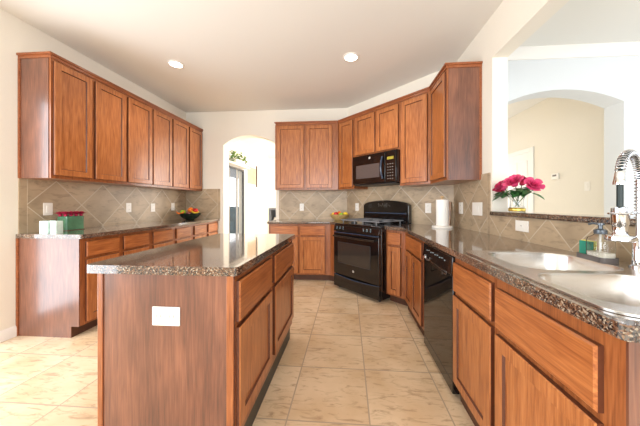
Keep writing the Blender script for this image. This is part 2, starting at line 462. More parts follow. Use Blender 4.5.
# dining room behind the arch
wall_rects([(4.6, 5.2, 0, ZC), (5.2, 8.0, 0, 0.5), (5.2, 8.0, 2.5, ZC), (8.0, 9.2, 0, ZC)], 'x', 1.0, 1.12, 'wall_dining_right', M['wall'], 'cream dining room side wall')
o = MB().box(-3.2, 1.12, 8.95, 9.1, 0, ZC).build('wall_dining', M['wall'], smooth=False); struct(o, 'cream far wall of the dining room')
# rear wall and far right wall (behind the camera), both with windows
wall_rects([(-3.2,-2.5,0,ZC), (-2.5,2.1,0,0.45), (-2.5,2.1,2.55,ZC), (2.1,2.6,0,ZC), (2.6,5.2,0,0.45), (2.6,5.2,2.65,ZC), (5.2,6.2,0,ZC)], 'y', -3.5, -3.35, 'wall_rear', M['wall'], 'cream rear wall with two wide windows')
wall_rects([(-3.5,-1.9,0,ZC), (-1.9,2.3,0,0.45), (-1.9,2.3,2.55,ZC), (2.3,3.0,0,ZC)], 'x', 6.0, 6.15, 'wall_living_side', M['wall_white'], 'pale living room side wall with a window')
# baseboards and crown trim
mb = MB()
prof = [(0, 0), (0.014, 0), (0.014, 0.07), (0.010, 0.085), (0.004, 0.095), (0, 0.095)]
mb.prism([(XL + a, b) for a, b in prof], 1.88, 2.038, 'y'); o = mb.build('baseboard_left', M['trim']); struct(o, 'white baseboard on the left wall')
o = MB().box(XL, XL+0.014, PD1+0.06, 8.95, 0, 0.095).build('baseboard_dining', M['trim']); struct(o, 'white dining room baseboard')
def crown(name, p, axis, t0, t1, sgn, label):
    pr = [(0, ZC), (0.085, ZC), (0.085, ZC-0.012), (0.06, ZC-0.03), (0.03, ZC-0.06), (0.014, ZC-0.085), (0.014, ZC-0.1), (0, ZC-0.1)]
    o = MB().prism([(p + sgn*a, b) for a, b in pr], t0, t1, axis).build(name, M['trim']); struct(o, label)
crown('trim_1', 2.9, 'x', XR+0.131, 6.0, -1, 'white crown moulding in the living room')
crown('trim_2', XL, 'y', YB+0.2, 8.95, 1, 'white crown moulding in the dining room')

# ------------------------------------------------------------------ backsplashes
def splash(name, P0, P1, z0, z1, u0, pitch, v0, label, border=None, zb=None):
    """tile slab 10 mm thick standing on the room side of the wall line P0->P1 (P0 on the viewer's left)"""
    P0, P1 = Vector((P0[0], P0[1], 0)), Vector((P1[0], P1[1], 0))
    d = (P1 - P0); ln = d.length; ang = math.atan2(d.y, d.x)
    mb = MB(); bm = mb.bm; uvl = bm.loops.layers.uv.new('UVMap')
    def slab(a, b, lo, hi, fixed=False):
        k = len(bm.faces); mb.box(a, b, -0.010, 0, lo, hi); bm.faces.ensure_lookup_table()
        for fc in bm.faces[k:]:
            for l in fc.loops:
                if fixed: l[uvl].uv = (0.5 + 0.2*(l.vert.co.x - a)/max(b-a, 0.01) - 0.1, 0.0 + 0.1*(l.vert.co.z - z0) / max(z1-z0, 0.01))
                else: l[uvl].uv = ((l.vert.co.x - u0)/pitch, (l.vert.co.z - v0)/pitch)
    g = 0.004
    lo = 0.0 if not border or border[0] is None else border[0]
    hi = ln if not border or border[1] is None else border[1]
    slab(lo, hi, z0, z1)
    if lo > 0: slab(0, lo - g, z0, z1, True); mb.box(lo - g, lo, -0.009, 0, z0, z1, 1)
    if hi < ln: slab(hi + g, ln, z0, z1, True); mb.box(hi, hi + g, -0.009, 0, z0, z1, 1)
    o = mb.build(name, [M['splash'], M['grout']], smooth=False)
    at(o, (P0.x, P0.y, 0), ang); struct(o, label); return o
UB, UT = 1.415, 2.538
splash('trim_3', (XL, 2.055), (XL, YB), CT, UB, 2.346-2.055, 0.485, 0.927, 'slate tile backsplash on the left wall', border=(0.06, None))
splash('trim_4', (XL+0.01, YB), (-2.315, YB), CT, 1.455, 0.355, 0.485, 0.927, 'slate tile backsplash beside the arch', border=(None, 0.60))
splash('trim_5', (-1.225, YB), (DX-0.004, YB), CT, UB, 0.19, 0.49, 0.927, 'slate tile backsplash on the back wall', border=(0.022, None))
splash('trim_6', (DX, YB), (XR, DY), CT, UB+0.06, 0.12, 0.485, 0.927, 'slate tile backsplash behind the range')
splash('trim_7', (XR, DY-0.005), (XR, 2.35), CT, 1.464, DY-0.005-2.98, 0.46, 0.927, 'slate tile backsplash on the right wall', border=(None, DY-2.35-0.045))
splash('trim_8', (XR, 2.349), (XR, 0.55), CT, LZ-0.001, 2.349-2.195, 0.335, 0.925, 'low slate tile backsplash under the bar ledge')

# ------------------------------------------------------------------ cabinets
def shaker(parent, x0, x1, z0, z1, y=0.0, name='door', label=None):
    """framed door with a recessed panel, front at y-0.02"""
    st, th, ch, rec = 0.055, 0.021, 0.005, 0.010
    bm = bmesh.new()
    def ring(a0, a1, b0, b1, yy): return [bm.verts.new(p) for p in ((a0, yy, b0), (a1, yy, b0), (a1, yy, b1), (a0, yy, b1))]
    e = 0.004
    rs = [ring(x0, x1, z0, z1, y), ring(x0, x1, z0, z1, y-th+e), ring(x0+e, x1-e, z0+e, z1-e, y-th),
          ring(x0+st, x1-st, z0+st, z1-st, y-th), ring(x0+st+ch, x1-st-ch, z0+st+ch, z1-st-ch, y-th+rec)]
    for k, (a, b) in enumerate(zip(rs, rs[1:])):
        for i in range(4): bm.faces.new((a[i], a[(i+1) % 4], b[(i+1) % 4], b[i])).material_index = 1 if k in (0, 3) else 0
    bm.faces.new(rs[0])
    bmesh.ops.recalc_face_normals(bm, faces=bm.faces[:])
    mb = MB(); mb.bm.free(); mb.bm = bm
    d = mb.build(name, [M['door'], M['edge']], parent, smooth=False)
    MB().box(x0+st+ch-0.001, x1-st-ch+0.001, y-th+rec, y-0.001, z0+st+ch-0.001, z1-st-ch+0.001).build('door_panel', M['door'], d, smooth=False)
    if label: d['label'] = label
    return d
def slabfront(parent, x0, x1, z0, z1, y=0.0):
    mb = MB(); bm = mb.bm; e = 0.006
    rs = [[bm.verts.new(p) for p in ((x0+d, yy, z0+d), (x1-d, yy, z0+d), (x1-d, yy, z1-d), (x0+d, yy, z1-d))] for d, yy in ((0, y), (0, y-0.021+e), (e, y-0.021))]
    for k, (a, b) in enumerate(zip(rs, rs[1:])):
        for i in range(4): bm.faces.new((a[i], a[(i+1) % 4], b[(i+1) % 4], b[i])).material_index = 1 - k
    bm.faces.new(rs[0]); bm.faces.new(rs[-1])
    bmesh.ops.recalc_face_normals(bm, faces=bm.faces[:])
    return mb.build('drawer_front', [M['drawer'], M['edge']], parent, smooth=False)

def crownpart(parent, w, zt, lo=0.0, hi=None, miter=(0, 0)):
    hi = w if hi is None else hi
    mb = MB()
    for dy, z0, z1 in ((0.010, zt-0.045, zt-0.018), (0.022, zt-0.018, zt)):
        a, b = miter
        mb.prism([(lo, 0.0), (lo - a*dy, -dy), (hi + b*dy, -dy), (hi, 0.0)], z0, z1)
    return mb

G_UL = 'upper cabinets on the left wall'
uh = UT - UB
def upper(name, loc, ang, w, label, cat='cabinet', group=None, doors=(), poly=None, z0=UB, z1=UT, miter=(0,0), dz=(0.03, 0.068)):
    r = thing(name, (loc[0], loc[1], z0), ang, label, cat, group)
    h = z1 - z0
    MB().prism(poly, 0, h-0.045).build('body', M['carcass'], r, smooth=False)
    for a, b in doors: shaker(r, a, b, dz[0], h-dz[1])
    mb = crownpart(r, w, h, miter=miter)
    mb.prism([(p[0], max(p[1], 0.0)) for p in poly], h-0.045, h)
    mb.build('crown_moulding', M['crown'], r, smooth=False)
    return r
FXU = -2.654
ud = FXU - XL - 0.002
widths = [(2.061, 2.830), (2.830, 3.606), (3.606, 4.405)]
nm = ['near', 'middle', 'far']
ldoors = [(2.075,2.412,2.448,2.808), (2.842,3.212,3.232,3.596), (3.622,3.985,4.02,4.375)]
labs = ['left-wall upper cabinet with the exposed end panel, nearest the viewer',
        'left-wall upper cabinet in the middle of the row of three',
        'left-wall upper cabinet at the far end beside the arched doorway wall']
for i, (a, b) in enumerate(widths):
    w = b - a - 0.001
    r = upper('upper_cabinet', (FXU, a), R(90), w, labs[i], group=G_UL,
              doors=[(ldoors[i][0]-a, ldoors[i][1]-a), (ldoors[i][2]-a, ldoors[i][3]-a)], poly=[(0,0), (w,0), (w,ud), (0,ud)])
    if i == 0:
        MB().box(-0.005, 0, 0.018, ud-0.02, 0.0, uh-0.046).build('end_panel', M['panel'], r, smooth=False)['label'] = 'dark purplish brown end panel'
        MB().box(-0.012, 0, ud-0.02, ud-0.002, 0.0, uh-0.046).build('scribe_moulding', M['crown'], r, smooth=False)
        MB().box(-0.021, 0, -0.022, ud, uh-0.018, uh).box(-0.010, 0, -0.010, ud, uh-0.045, uh-0.018).build('crown_return', M['crown'], r, smooth=False)

# back wall upper
FYU = 4.096
xb0, xb1 = -1.194, -0.1585
w = xb1 - xb0
dpt = YB - FYU - 0.002
poly = [(0,0), (w-0.001,0), (w+dpt*math.tan(R(22.5))-0.001, dpt), (0, dpt)]
r = upper('upper_cabinet', (xb0, FYU), 0, w, 'two-door upper cabinet on the back wall right of the arched doorway', doors=[(0.022, 0.472), (0.512, 0.935)], poly=poly, miter=(0, -0.414))
MB().box(-0.012, 0, -0.002, dpt, 0.0, uh-0.046).build('end_panel', M['carcass'], r, smooth=False)
MB().box(-0.021, 0, -0.022, dpt, uh-0.018, uh).build('crown_return', M['crown'], r, smooth=False)

# diagonal uppers: origin at D(s, 0.33)
sA = 0.124; sB = 1.690
offU = ((4.398 - (xb1 + FYU)) / S2)
t22 = math.tan(R(22.5))
def dupper(s0, s1, label, doors, left=0, right=0, z0=UB, **k):
    o = D(s0, offU); w = s1 - s0 - 0.001; dp = offU - 0.002
    poly = [(0,0), (w,0), (w + right*dp*t22, dp), (-left*dp*t22, dp)]
    return upper('upper_cabinet', o, DA, w, label, doors=[(a-s0, b-s0) for a, b in doors], poly=poly, miter=(-0.414*left, -0.414*right), z0=z0, **k)
GD = 'upper cabinets on the diagonal wall'
dupper(sA+0.0005, 0.478, 'narrow single-door upper cabinet left of the microwave', [(0.165, 0.452)], left=1)
dupper(0.478, 1.283, 'short two-door upper cabinet directly above the microwave', [(0.512, 0.880), (0.915, 1.262)], z0=1.885, dz=(0.022, 0.068))
dupper(1.283, sB, 'single-door upper cabinet between the microwave and the right wall cabinet', [(1.310, 1.655)], right=1)
# right wall end cabinet
cx, cy = D(sB, offU)
w = cy - 2.500 - 0.001; dp = XR - cx - 0.002
poly = [(0.001,0), (w,0), (w,dp), (0.001 - dp*t22, dp)]
r = upper('upper_cabinet', (cx, cy), R(-90), w, 'right-wall upper cabinet showing its tall dark end panel', doors=[(0.03, w-0.018)], poly=poly, miter=(-0.414, 0))
MB().box(w, w+0.005, 0.014, dp-0.022, 0.0, uh-0.046).build('end_panel', M['panel'], r, smooth=False)['label'] = 'dark purplish brown end panel'
MB().box(w, w+0.008, dp-0.022, dp-0.001, 0.0, uh-0.046).build('scribe_moulding', M['crown'], r, smooth=False)
MB().box(w, w+0.021, -0.022, dp-0.001, uh-0.018, uh).box(w, w+0.010, -0.010, dp-0.001, uh-0.045, uh-0.018).build('crown_return', M['crown'], r, smooth=False)

# base cabinets
def base(loc, ang, w, label, drawers, doors, poly=None, depth=0.60, group=None, zt=CB-0.001, toe=True, hollow=None, toe_poly=None, name='base_cabinet'):
    r = thing(name, (loc[0], loc[1], 0), ang, label, 'cabinet', group)
    poly = poly or [(0,0), (w,0), (w,depth), (0,depth)]
    mb = MB()
    if hollow is None: mb.prism(poly, 0.10, zt)
    else:
        hl, hr = hollow
        mb.box(0, w, 0, 0.02, 0.10, zt)
        mb.box(0, 0.018, 0.02, depth, 0.10, hl); mb.box(w-0.018, w, 0.02, depth, 0.10, hr)
        mb.box(0.018, w-0.018, 0.02, depth, 0.10, 0.12); mb.box(0.018, w-0.018, depth-0.012, depth, 0.12, 0.7)
    mb.build('body', M['carcass'], r, smooth=False)
    if toe:
        tp = toe_poly or [(p[0], max(p[1], 0.03)) for p in poly]
        MB().prism(tp, 0.0, 0.10).build('toe_kick', M['toe'], r, smooth=False)
    for d in drawers: slabfront(r, *d)
    for d in doors: shaker(r, *d)
    return r
FXB = -2.362
bd = FXB - XL - 0.002
bw = [(2.05, 2.842), (2.842, 3.645), (3.645, 4.405)]
bdr = [(2.095,2.422,2.475,2.805), (2.878,3.211,3.285,3.60), (3.69,4.003,4.07,4.375)]
labs = ['left-wall base cabinet with the pale reflective end panel, nearest the viewer',
        'left-wall base cabinet in the middle of the run behind the island',
        'left-wall base cabinet at the far end of the run, below the fruit bowl']
for i, (a, b) in enumerate(bw):
    w = b - a - 0.001; q = bdr[i]
    tp = [(0.0, 0.075), (w, 0.075), (w, bd), (0.0, bd)]
    r = base((FXB, a), R(90), w, labs[i], [(q[0]-a, q[1]-a, 0.705, 0.845), (q[2]-a, q[3]-a, 0.705, 0.845)],
             [(q[0]-a, q[1]-a, 0.125, 0.68), (q[2]-a, q[3]-a, 0.125, 0.68)], depth=bd, group='base cabinets on the left wall', toe_poly=tp)
    if i == 0:
        MB().box(-0.006, 0, 0.0, bd-0.02, 0.10, CB-0.002).box(-0.006, 0, 0.075, bd-0.02, 0.0, 0.10).build('end_panel', M['panel'], r, smooth=False)['label'] = 'glossy dark cherry end panel'
        MB().box(-0.014, 0, bd-0.02, bd-0.001, 0.0, CB-0.002).build('scribe_moulding', M['crown'], r, smooth=False)
# back wall base with a 45 degree filler towards the range
FYB = 3.80
x0 = -1.215; kx = 3.535 - FYB               # corner of the two fronts
SL = 0.459                                  # left side of the range along the diagonal
w = kx - x0; dp = YB - FYB - 0.002
def loc2(p): return (p[0] - x0, p[1] - FYB)
pa, pb = loc2(D(SL, 0.61)), loc2(D(SL, 0.003))
wallc = loc2((DX-0.002, YB-0.003))
poly = [(0,0), (w,0), pa, pb, wallc, (0, dp)]
tp = [(0,0.075), (w-0.03,0.075), (pa[0]+0.0, pa[1]+0.09), pb, wallc, (0, dp)]
r = base((x0, FYB), 0, w, 'base cabinet on the back wall left of the black range', [(0.03, 0.456, 0.705, 0.845), (0.487, 0.868, 0.705, 0.845)],
         [(0.03, 0.456, 0.125, 0.68), (0.487, 0.868, 0.125, 0.68)], poly=poly, toe_poly=tp)
# narrow cabinet right of the range, with the corner piece
SR = 1.281
p0 = D(SR, 0.61)
FXR = 0.645
yc = 3.535 - FXR                              # where the diagonal front meets the right-hand front
sc_ = (FXR - yc - DX + YB) / S2
w = sc_ - SR
inv = Matrix.Rotation(-DA, 2)
def locd(p): v = inv @ Vector((p[0]-p0[0], p[1]-p0[1])); return (v.x, v.y)
poly = [(0,0), (w-0.001,0), locd((XR-0.003, yc+0.0)), locd((XR-0.003, DY-0.002)), locd(D(SR, 0.003))]
tp = [(0,0.075), (w-0.03,0.075), locd((XR-0.003, yc+0.0)), locd((XR-0.003, DY-0.002)), locd(D(SR, 0.003))]
base(p0, DA, w, 'narrow base cabinet just right of the black range', [(0.025, 0.205, 0.70, 0.845)], [(0.025, 0.205, 0.125, 0.68)], poly=poly, toe_poly=tp)
# right run: local x = -Y, origin at far end
dpR = XR - FXR - 0.012
Ya, Yb_, Yc, Yd, Ye = yc-0.001, 2.145, 1.562, 1.140, 0.632
base((FXR, Ya), R(-90), Ya-Yb_-0.002, 'base cabinet with two narrow doors left of the dishwasher', [(Ya-2.80, Ya-2.215, 0.705, 0.845)],
     [(Ya-2.80, Ya-2.545, 0.125, 0.68), (Ya-2.525, Ya-2.215, 0.125, 0.68)], depth=dpR)
base((FXR, Yc), R(-90), Yc-Yd-0.002, 'base cabinet right of the dishwasher, under the far sink basin', [(0.012, Yc-1.155, 0.665, 0.835)],
     [(0.012, Yc-1.155, 0.125, 0.64)], depth=dpR, hollow=(CB-0.001, 0.70))
r = base((FXR, Yd), R(-90), Yd-Ye, 'sink base cabinet nearest the viewer at the right counter end', [(0.018, Yd-0.682, 0.655, 0.825)],
     [(0.018, Yd-0.682, 0.125, 0.628)], depth=dpR, hollow=(0.70, CB-0.001))
MB().box(Yd-Ye, Yd-Ye+0.006, 0.0, dpR, 0.0, CB-0.002).build('end_panel', M['panel'], r, smooth=False)['label'] = 'pale reflecting grey-brown end panel'

# ------------------------------------------------------------------ countertops
def counter(name, outer, holes, label, bevel=0.011):
    o = MB().plate(outer, holes, CB, CT).build(name, M['granite'], bevel=bevel, seg=3, angle=60)
    return tag(o, label, 'countertop')
def corner(p, a, b, r=0.03, n=5):
    """rounded corner at p between directions to a and b"""
    p, a, b = Vector(p), Vector(a), Vector(b)
    u, v = (a-p).normalized(), (b-p).normalized()
    out = []
    for i in range(n+1):
        t = i/n
        q = (p + u*r)*(1-t)**2 + p*2*t*(1-t) + (p + v*r)*t**2
        out.append((q.x, q.y))
    return out
g = 0.011
yn = 2.031
counter('countertop', [(XL+g, YB-g)] + [(XL+g, yn)] + corner((-2.322, yn), (XL, yn), (-2.322, 4), 0.02) + [(-2.322, YB-g)], [], 'speckled granite countertop along the left wall')
co = 0.645
cs = 4.398 - co*S2
counter('countertop', [(-1.235, YB-g), (-1.235, 3.76), (cs-3.76, 3.76), D(SL, co), D(SL, g), (DX-0.006, YB-g)], [], 'speckled granite countertop on the back wall left of the range')
FR = 0.614
hole = rrect(0.665, 1.228, 0.662, 1.45, 0.05)
counter('countertop', [(XR-g, 0.603), (XR-g, DY-0.006), D(SR-0.002, g), D(SR-0.002, co), (FR, cs-FR)] + corner((FR, 0.603), (FR, 1), (1, 0.603), 0.025), [hole], 'long speckled granite countertop holding the sink')
IX0, IX1, IY0, IY1 = -1.169, -0.467, 1.030, 2.215
counter('countertop', rrect(IX0, IX1, IY0, IY1, 0.028), [], 'speckled granite countertop on the island', bevel=0.012)
# granite bar ledge on the half wall
o = MB().prism([(1.25, -0.6), (1.47, -0.6), (1.47, PE-0.002), (1.25, PE-0.002)] , LZ, 1.119).build('bar_ledge', M['granite'], bevel=0.01, seg=3)
tag(o, 'narrow speckled granite bar ledge carrying the vase of roses', 'ledge')

# ------------------------------------------------------------------ island
BX0, BX1, BY0, BY1 = -1.122, -0.492, 1.058, 2.19
r = thing('kitchen_island', (BX1, BY0, 0), R(90), 'cherry kitchen island with a plain end panel and an outlet', 'kitchen island')
L_ = BY1 - BY0; dI = BX1 - BX0
MB().box(0.006, L_, 0, dI, 0.13, CB-0.001).build('body', M['carcass'], r, smooth=False)
MB().box(0.006, L_-0.01, 0.018, dI-0.0, 0, 0.13).build('toe_kick', M['greytoe'], r, smooth=False)
MB().box(-0.004, 0.006, 0.0, dI, 0.0, CB-0.002).build('end_panel', M['panel'], r, smooth=False)['label'] = 'reddish brown knotty end panel'
MB().box(-0.010, -0.004, 0.0, 0.032, 0.0, CB-0.002).build('stile', M['carcass'], r, bevel=0.002)
MB().box(-0.010, -0.004, dI-0.024, dI, 0.0, CB-0.002).build('stile', M['carcass'], r, bevel=0.002)
i1 = (0.012, 1.545-BY0); i2 = (1.610-BY0, L_-0.03)
for a, b in (i1, i2):
    slabfront(r, a, b, 0.665, 0.845)
    shaker(r, a, b, 0.195, 0.64)
# outlet on the end panel (faces -Y: island local -x)
pl_ = MB().box(-0.010, -0.004, 0.243, 0.371, 0.647, 0.730).build('outlet', M['plate'], r, bevel=0.003)
pl_['label'] = 'white double outlet plate'
for cyl in (0.277, 0.337):
    mb = MB().box(-0.012, -0.010, cyl-0.021, cyl+0.021, 0.672, 0.705)
    mb.build('socket', M['plate'], pl_, bevel=0.001)
    mb = MB()
    for dx in (-0.01, 0.008): mb.box(-0.0128, -0.012, cyl+dx, cyl+dx+0.003, 0.684, 0.697)
    mb.build('socket_slot', M['slot'], pl_, smooth=False)

# ------------------------------------------------------------------ wall plates
def wallplate(P, ang, w, h, label, kind, zc):
    """flat plate standing 10 mm proud (on tile)"""
    r = thing('wall_plate', (P[0], P[1], zc), ang, label, 'outlet' if kind == 'outlet' else 'light switch')
    MB().box(-w/2, w/2, -0.006, 0, -h/2, h/2).build('cover_plate', M['plate'], r, bevel=0.002)
    if kind == 'outlet':
        for dz in (-0.028, 0.028) if h > w else ((0),):
            s = MB().box(-0.016, 0.016, -0.0085, -0.006, dz-0.014, dz+0.014).build('socket', M['plate'], r, bevel=0.001)
            MB().box(-0.007, -0.005, -0.0090, -0.0085, dz-0.003, dz+0.007).box(0.005, 0.007, -0.0090, -0.0085, dz-0.003, dz+0.007).build('socket_slot', M['slot'], s, smooth=False)
    else:
        n = 2 if w > 0.11 else 1
        for i in range(n):
            x = (i - (n-1)/2) * 0.046
            MB().box(x-0.016, x+0.016, -0.010, -0.006, -0.033, 0.033).build('rocker', M['plate'], r, bevel=0.002)
    return r
xt = XL + 0.0105
wallplate((xt, 2.271), R(90), 0.078, 0.122, 'white wall plate on left backsplash above the candle cups', 'switch', 1.132)
wallplate((xt, 3.187), R(90), 0.078, 0.125, 'white outlet on left backsplash, second plate from the viewer', 'outlet', 1.132)
wallplate((xt, 3.608), R(90), 0.078, 0.125, 'white outlet on left backsplash, third plate from the viewer', 'outlet', 1.126)
wallplate((xt, 4.045), R(90), 0.078, 0.125, 'white outlet on left backsplash nearest the dark fruit bowl', 'outlet', 1.134)
wallplate((-0.814, YB-0.0105), 0, 0.074, 0.128, 'white outlet on the back wall tiles below the two-door cabinet', 'outlet', 1.124)
p = D(0.245, 0.0105); wallplate(p, DA, 0.074, 0.128, 'white outlet on the diagonal tiles left of the range', 'outlet', 1.130)
p = D(1.498, 0.0105); wallplate(p, DA, 0.082, 0.128, 'white outlet on the diagonal tiles left of the paper towel', 'outlet', 1.128)
xr_ = XR - 0.0105
wallplate((xr_, 2.917), R(-90), 0.095, 0.128, 'white narrow outlet on the right backsplash beside the paper towel', 'outlet', 1.136)
wallplate((xr_, 2.561), R(-90), 0.185, 0.128, 'white wide double switch plate on the right backsplash', 'switch', 1.134)
wallplate((xr_, 1.926), R(-90), 0.135, 0.078, 'white horizontal outlet plate under the bar ledge below the roses', 'outlet', 1.022)
wallplate((HX-0.0005, 3.558), R(-90), 0.075, 0.122, 'white light switch on the hallway wall seen through the pass-through', 'switch', 1.416)
r = thing('thermostat', (HX-0.0005, 4.06, 1.60), R(-90), 'small white thermostat on the hallway wall', 'thermostat')
MB().box(-0.06, 0.06, -0.024, 0, -0.045, 0.045).build('housing', M['plate'], r, bevel=0.006)
MB().box(-0.035, 0.035, -0.025, -0.024, 0.0, 0.026).build('screen', M['slot'], r, smooth=False)

# hallway door
r = thing('door_1', (HX, 5.30, 0), R(-90), 'white panelled hallway door', 'door'); del r['category']; r['kind'] = 'structure'
mb = MB().box(0.0, 0.07, -0.02, -0.001, 0, 2.16).box(0.72, 0.79, -0.02, -0.001, 0, 2.16).box(0.07, 0.72, -0.02, -0.001, 2.09, 2.16)
mb.build('door_casing', M['trim'], r, bevel=0.003)
MB().box(0.07, 0.72, -0.008, -0.001, 0.01, 2.09).build('door_leaf', M['trim'], r, smooth=False)
mb = MB()
for z0, z1 in ((0.2, 0.9), (1.0, 1.95)):
    for x0_, x1_ in ((0.15, 0.37), (0.42, 0.64)): mb.box(x0_, x1_, -0.014, -0.008, z0, z1)
mb.build('door_panel', M['trim'], r, bevel=0.006)
MB().ball((0.67, -0.05, 0.95), 0.028, 0.028, 0.028).tube([(0.67, -0.03, 0.95), (0.67, -0.008, 0.95)], 0.012).build('door_knob', M['grey_metal'], r)

# ------------------------------------------------------------------ range (local frame: x along front, y into the wall)
SW = 0.806
p0 = D(0.470, 0.735)
r = thing('gas_range', (p0[0], p0[1], 0), DA, 'black freestanding gas range with oven in the diagonal corner', 'stove')
MB().box(0, SW, 0.035, 0.685, 0.03, 0.885).build('body', M['black'], r, bevel=0.004)
mb = MB()
for x in (0.04, SW-0.06):
    for y in (0.08, 0.62): mb.lathe([(0.018, 0), (0.018, 0.03)], (x, y, 0), 10)
mb.build('feet', M['blackmatte'], r)
MB().box(0, SW, 0.01, 0.69, 0.885, 0.915).build('cooktop', M['black'], r, bevel=0.008, seg=3)
# sloped control panel
MB().prism([(-0.012, 0.805), (0.034, 0.80), (0.034, 0.884), (0.006, 0.884)], 0.004, SW-0.004, 'x').build('control_panel', M['black'], r, bevel=0.004)
for x in (0.105, 0.165, 0.585, 0.645):
    k = MB().lathe([(0.022, 0), (0.022, 0.006), (0.017, 0.010), (0.015, 0.026), (0.012, 0.029), (0, 0.029)], (0,0,0), 16)
    k.xf(Matrix.Translation((x, -0.005, 0.846)) @ Matrix.Rotation(R(90-12), 4, 'X'))
    kb = k.build('knob', M['black'], r)
    MB().box(x-0.002, x+0.002, -0.037, -0.0345, 0.842, 0.864).build('knob_marker', M['cyan'], kb, smooth=False)
mb = MB()
for x in (0.075, 0.135, 0.195, 0.555, 0.615, 0.675):
    mb.box(x-0.004, x+0.004, -0.0060, -0.0045, 0.862, 0.872); mb.box(x-0.002, x+0.002, -0.0072, -0.0055, 0.836, 0.848)
mb.build('printed_marks', M['cyan'], r, smooth=False)
# oven door
od = MB().box(0.006, SW-0.006, -0.008, 0.033, 0.215, 0.785).build('oven_door', M['black'], r, bevel=0.006)
MB().box(0.10, SW-0.14, -0.0095, -0.008, 0.385, 0.655).build('oven_window', M['window_glass'], od, bevel=0.0005)
MB().box(0.09, SW-0.13, -0.0090, -0.008, 0.375, 0.385).box(0.09, SW-0.13, -0.0090, -0.008, 0.655, 0.665).box(0.09, 0.10, -0.0090, -0.008, 0.385, 0.655).box(SW-0.14, SW-0.13, -0.0090, -0.008, 0.385, 0.655).build('window_border', M['blackmatte'], od, smooth=False)
hp = [(0.04 + (SW-0.08)*i/12, -0.045 - 0.012*math.sin(math.pi*i/12), 0.742) for i in range(13)]
MB().tube(hp, 0.014, 10).tube([(0.06, -0.006, 0.742), (0.06, -0.046, 0.742)], 0.011).tube([(SW-0.06, -0.006, 0.742), (SW-0.06, -0.046, 0.742)], 0.011).build('oven_handle', M['black'], od)
MB().box(0.01, SW-0.01, -0.009, 0.0, 0.787, 0.797).build('vent_strip', M['blue_edge'], r, smooth=False)
def badge(parent, x, y, z, rad):
    mb = MB(); mb.tube([(x + rad*math.cos(t*math.pi/8), y, z + rad*math.sin(t*math.pi/8)) for t in range(17)], rad*0.14, 6)
    for sx in (-0.3, 0.3):
        mb.tube([(x + rad*(sx + 0.24*math.cos(a)), y, z + rad*0.38*math.sin(a)) for a in [R(40 + 280*t/10) for t in range(11)]], rad*0.1, 6)
        mb.tube([(x + rad*(sx - 0.05), y, z - rad*0.05), (x + rad*(sx + 0.25), y, z - rad*0.05)], rad*0.09, 6)
    mb.build('emblem_script', M['plate'], MB().lathe([(rad, -0.001), (rad, 0.001)], (0,0,0), 20).xf(Matrix.Translation((x, y, z)) @ Matrix.Rotation(R(90), 4, 'X')).build('emblem', M['grey_metal'], parent))
badge(od, 0.385, -0.010, 0.302, 0.013)
# storage drawer with a curved top lip
mb = MB()
top = [(0.006 + (SW-0.012)*i/16, 0.205 - 0.022*math.sin(math.pi*i/16)) for i in range(17)]
mb.prism([(0.006, 0.04), (SW-0.006, 0.04)] + top[::-1], -0.004, 0.034, 'y').build('storage_drawer', M['black'], r, bevel=0.003)
mb = MB().tube([(a, -0.004, b+0.001) for a, b in top], 0.005, 8); mb.build('drawer_lip', M['blue_edge'], r)
# backguard with arched top
mb = MB()
bt = [(0.0 + SW*i/20, 1.165 + 0.068*math.sin(math.pi*min(1, max(0, (i/20)*1.0)))**0.45) for i in range(21)]
mb.prism([(0.0, 0.91), (SW, 0.91)] + bt[::-1], 0.625, 0.700, 'y')
bg = mb.build('backguard', M['black'], r, bevel=0.012, seg=3)
MB().box(0.04, SW-0.04, 0.618, 0.626, 1.04, 1.058).build('backguard_ridge', M['blue_edge'], bg, bevel=0.003)
MB().box(0.29, 0.52, 0.6235, 0.6252, 1.135, 1.195).build('clock_panel', M['blackglass'], bg, smooth=False)
mb = MB()
for i, x in enumerate((0.30, 0.325, 0.35, 0.375, 0.40, 0.425, 0.45, 0.475, 0.50)):
    mb.box(x-0.005, x+0.005, 0.6225, 0.6236, 1.150 + 0.012*(i % 2), 1.157 + 0.012*(i % 2))
    if i % 3 == 0: mb.box(x-0.007, x+0.007, 0.6225, 0.6236, 1.178, 1.186)
mb.build('printed_marks', M['slot'], bg, smooth=False)
# burners and grates
for bx in (0.20, 0.60):
    for by in (0.20, 0.47):
        MB().lathe([(0.05, 0), (0.05, 0.008), (0.036, 0.010), (0.036, 0.018), (0.0, 0.020)], (bx, by, 0.915), 20).build('burner', M['blackmatte'], r)
for gx in (0.06, 0.425):
    mb = MB(); a, b = gx, gx + 0.32
    for y in (0.08, 0.335, 0.59): mb.box(a, b, y-0.004, y+0.004, 0.952, 0.964)
    for x in (a, a+0.16, b): mb.box(x-0.004, x+0.004, 0.074, 0.596, 0.952, 0.964)
    for x in (a+0.05, b-0.05):
        for y in (0.08, 0.59): mb.box(x-0.006, x+0.006, y-0.006, y+0.006, 0.915, 0.953)
    mb.build('grate', M['grate'], r, bevel=0.001)

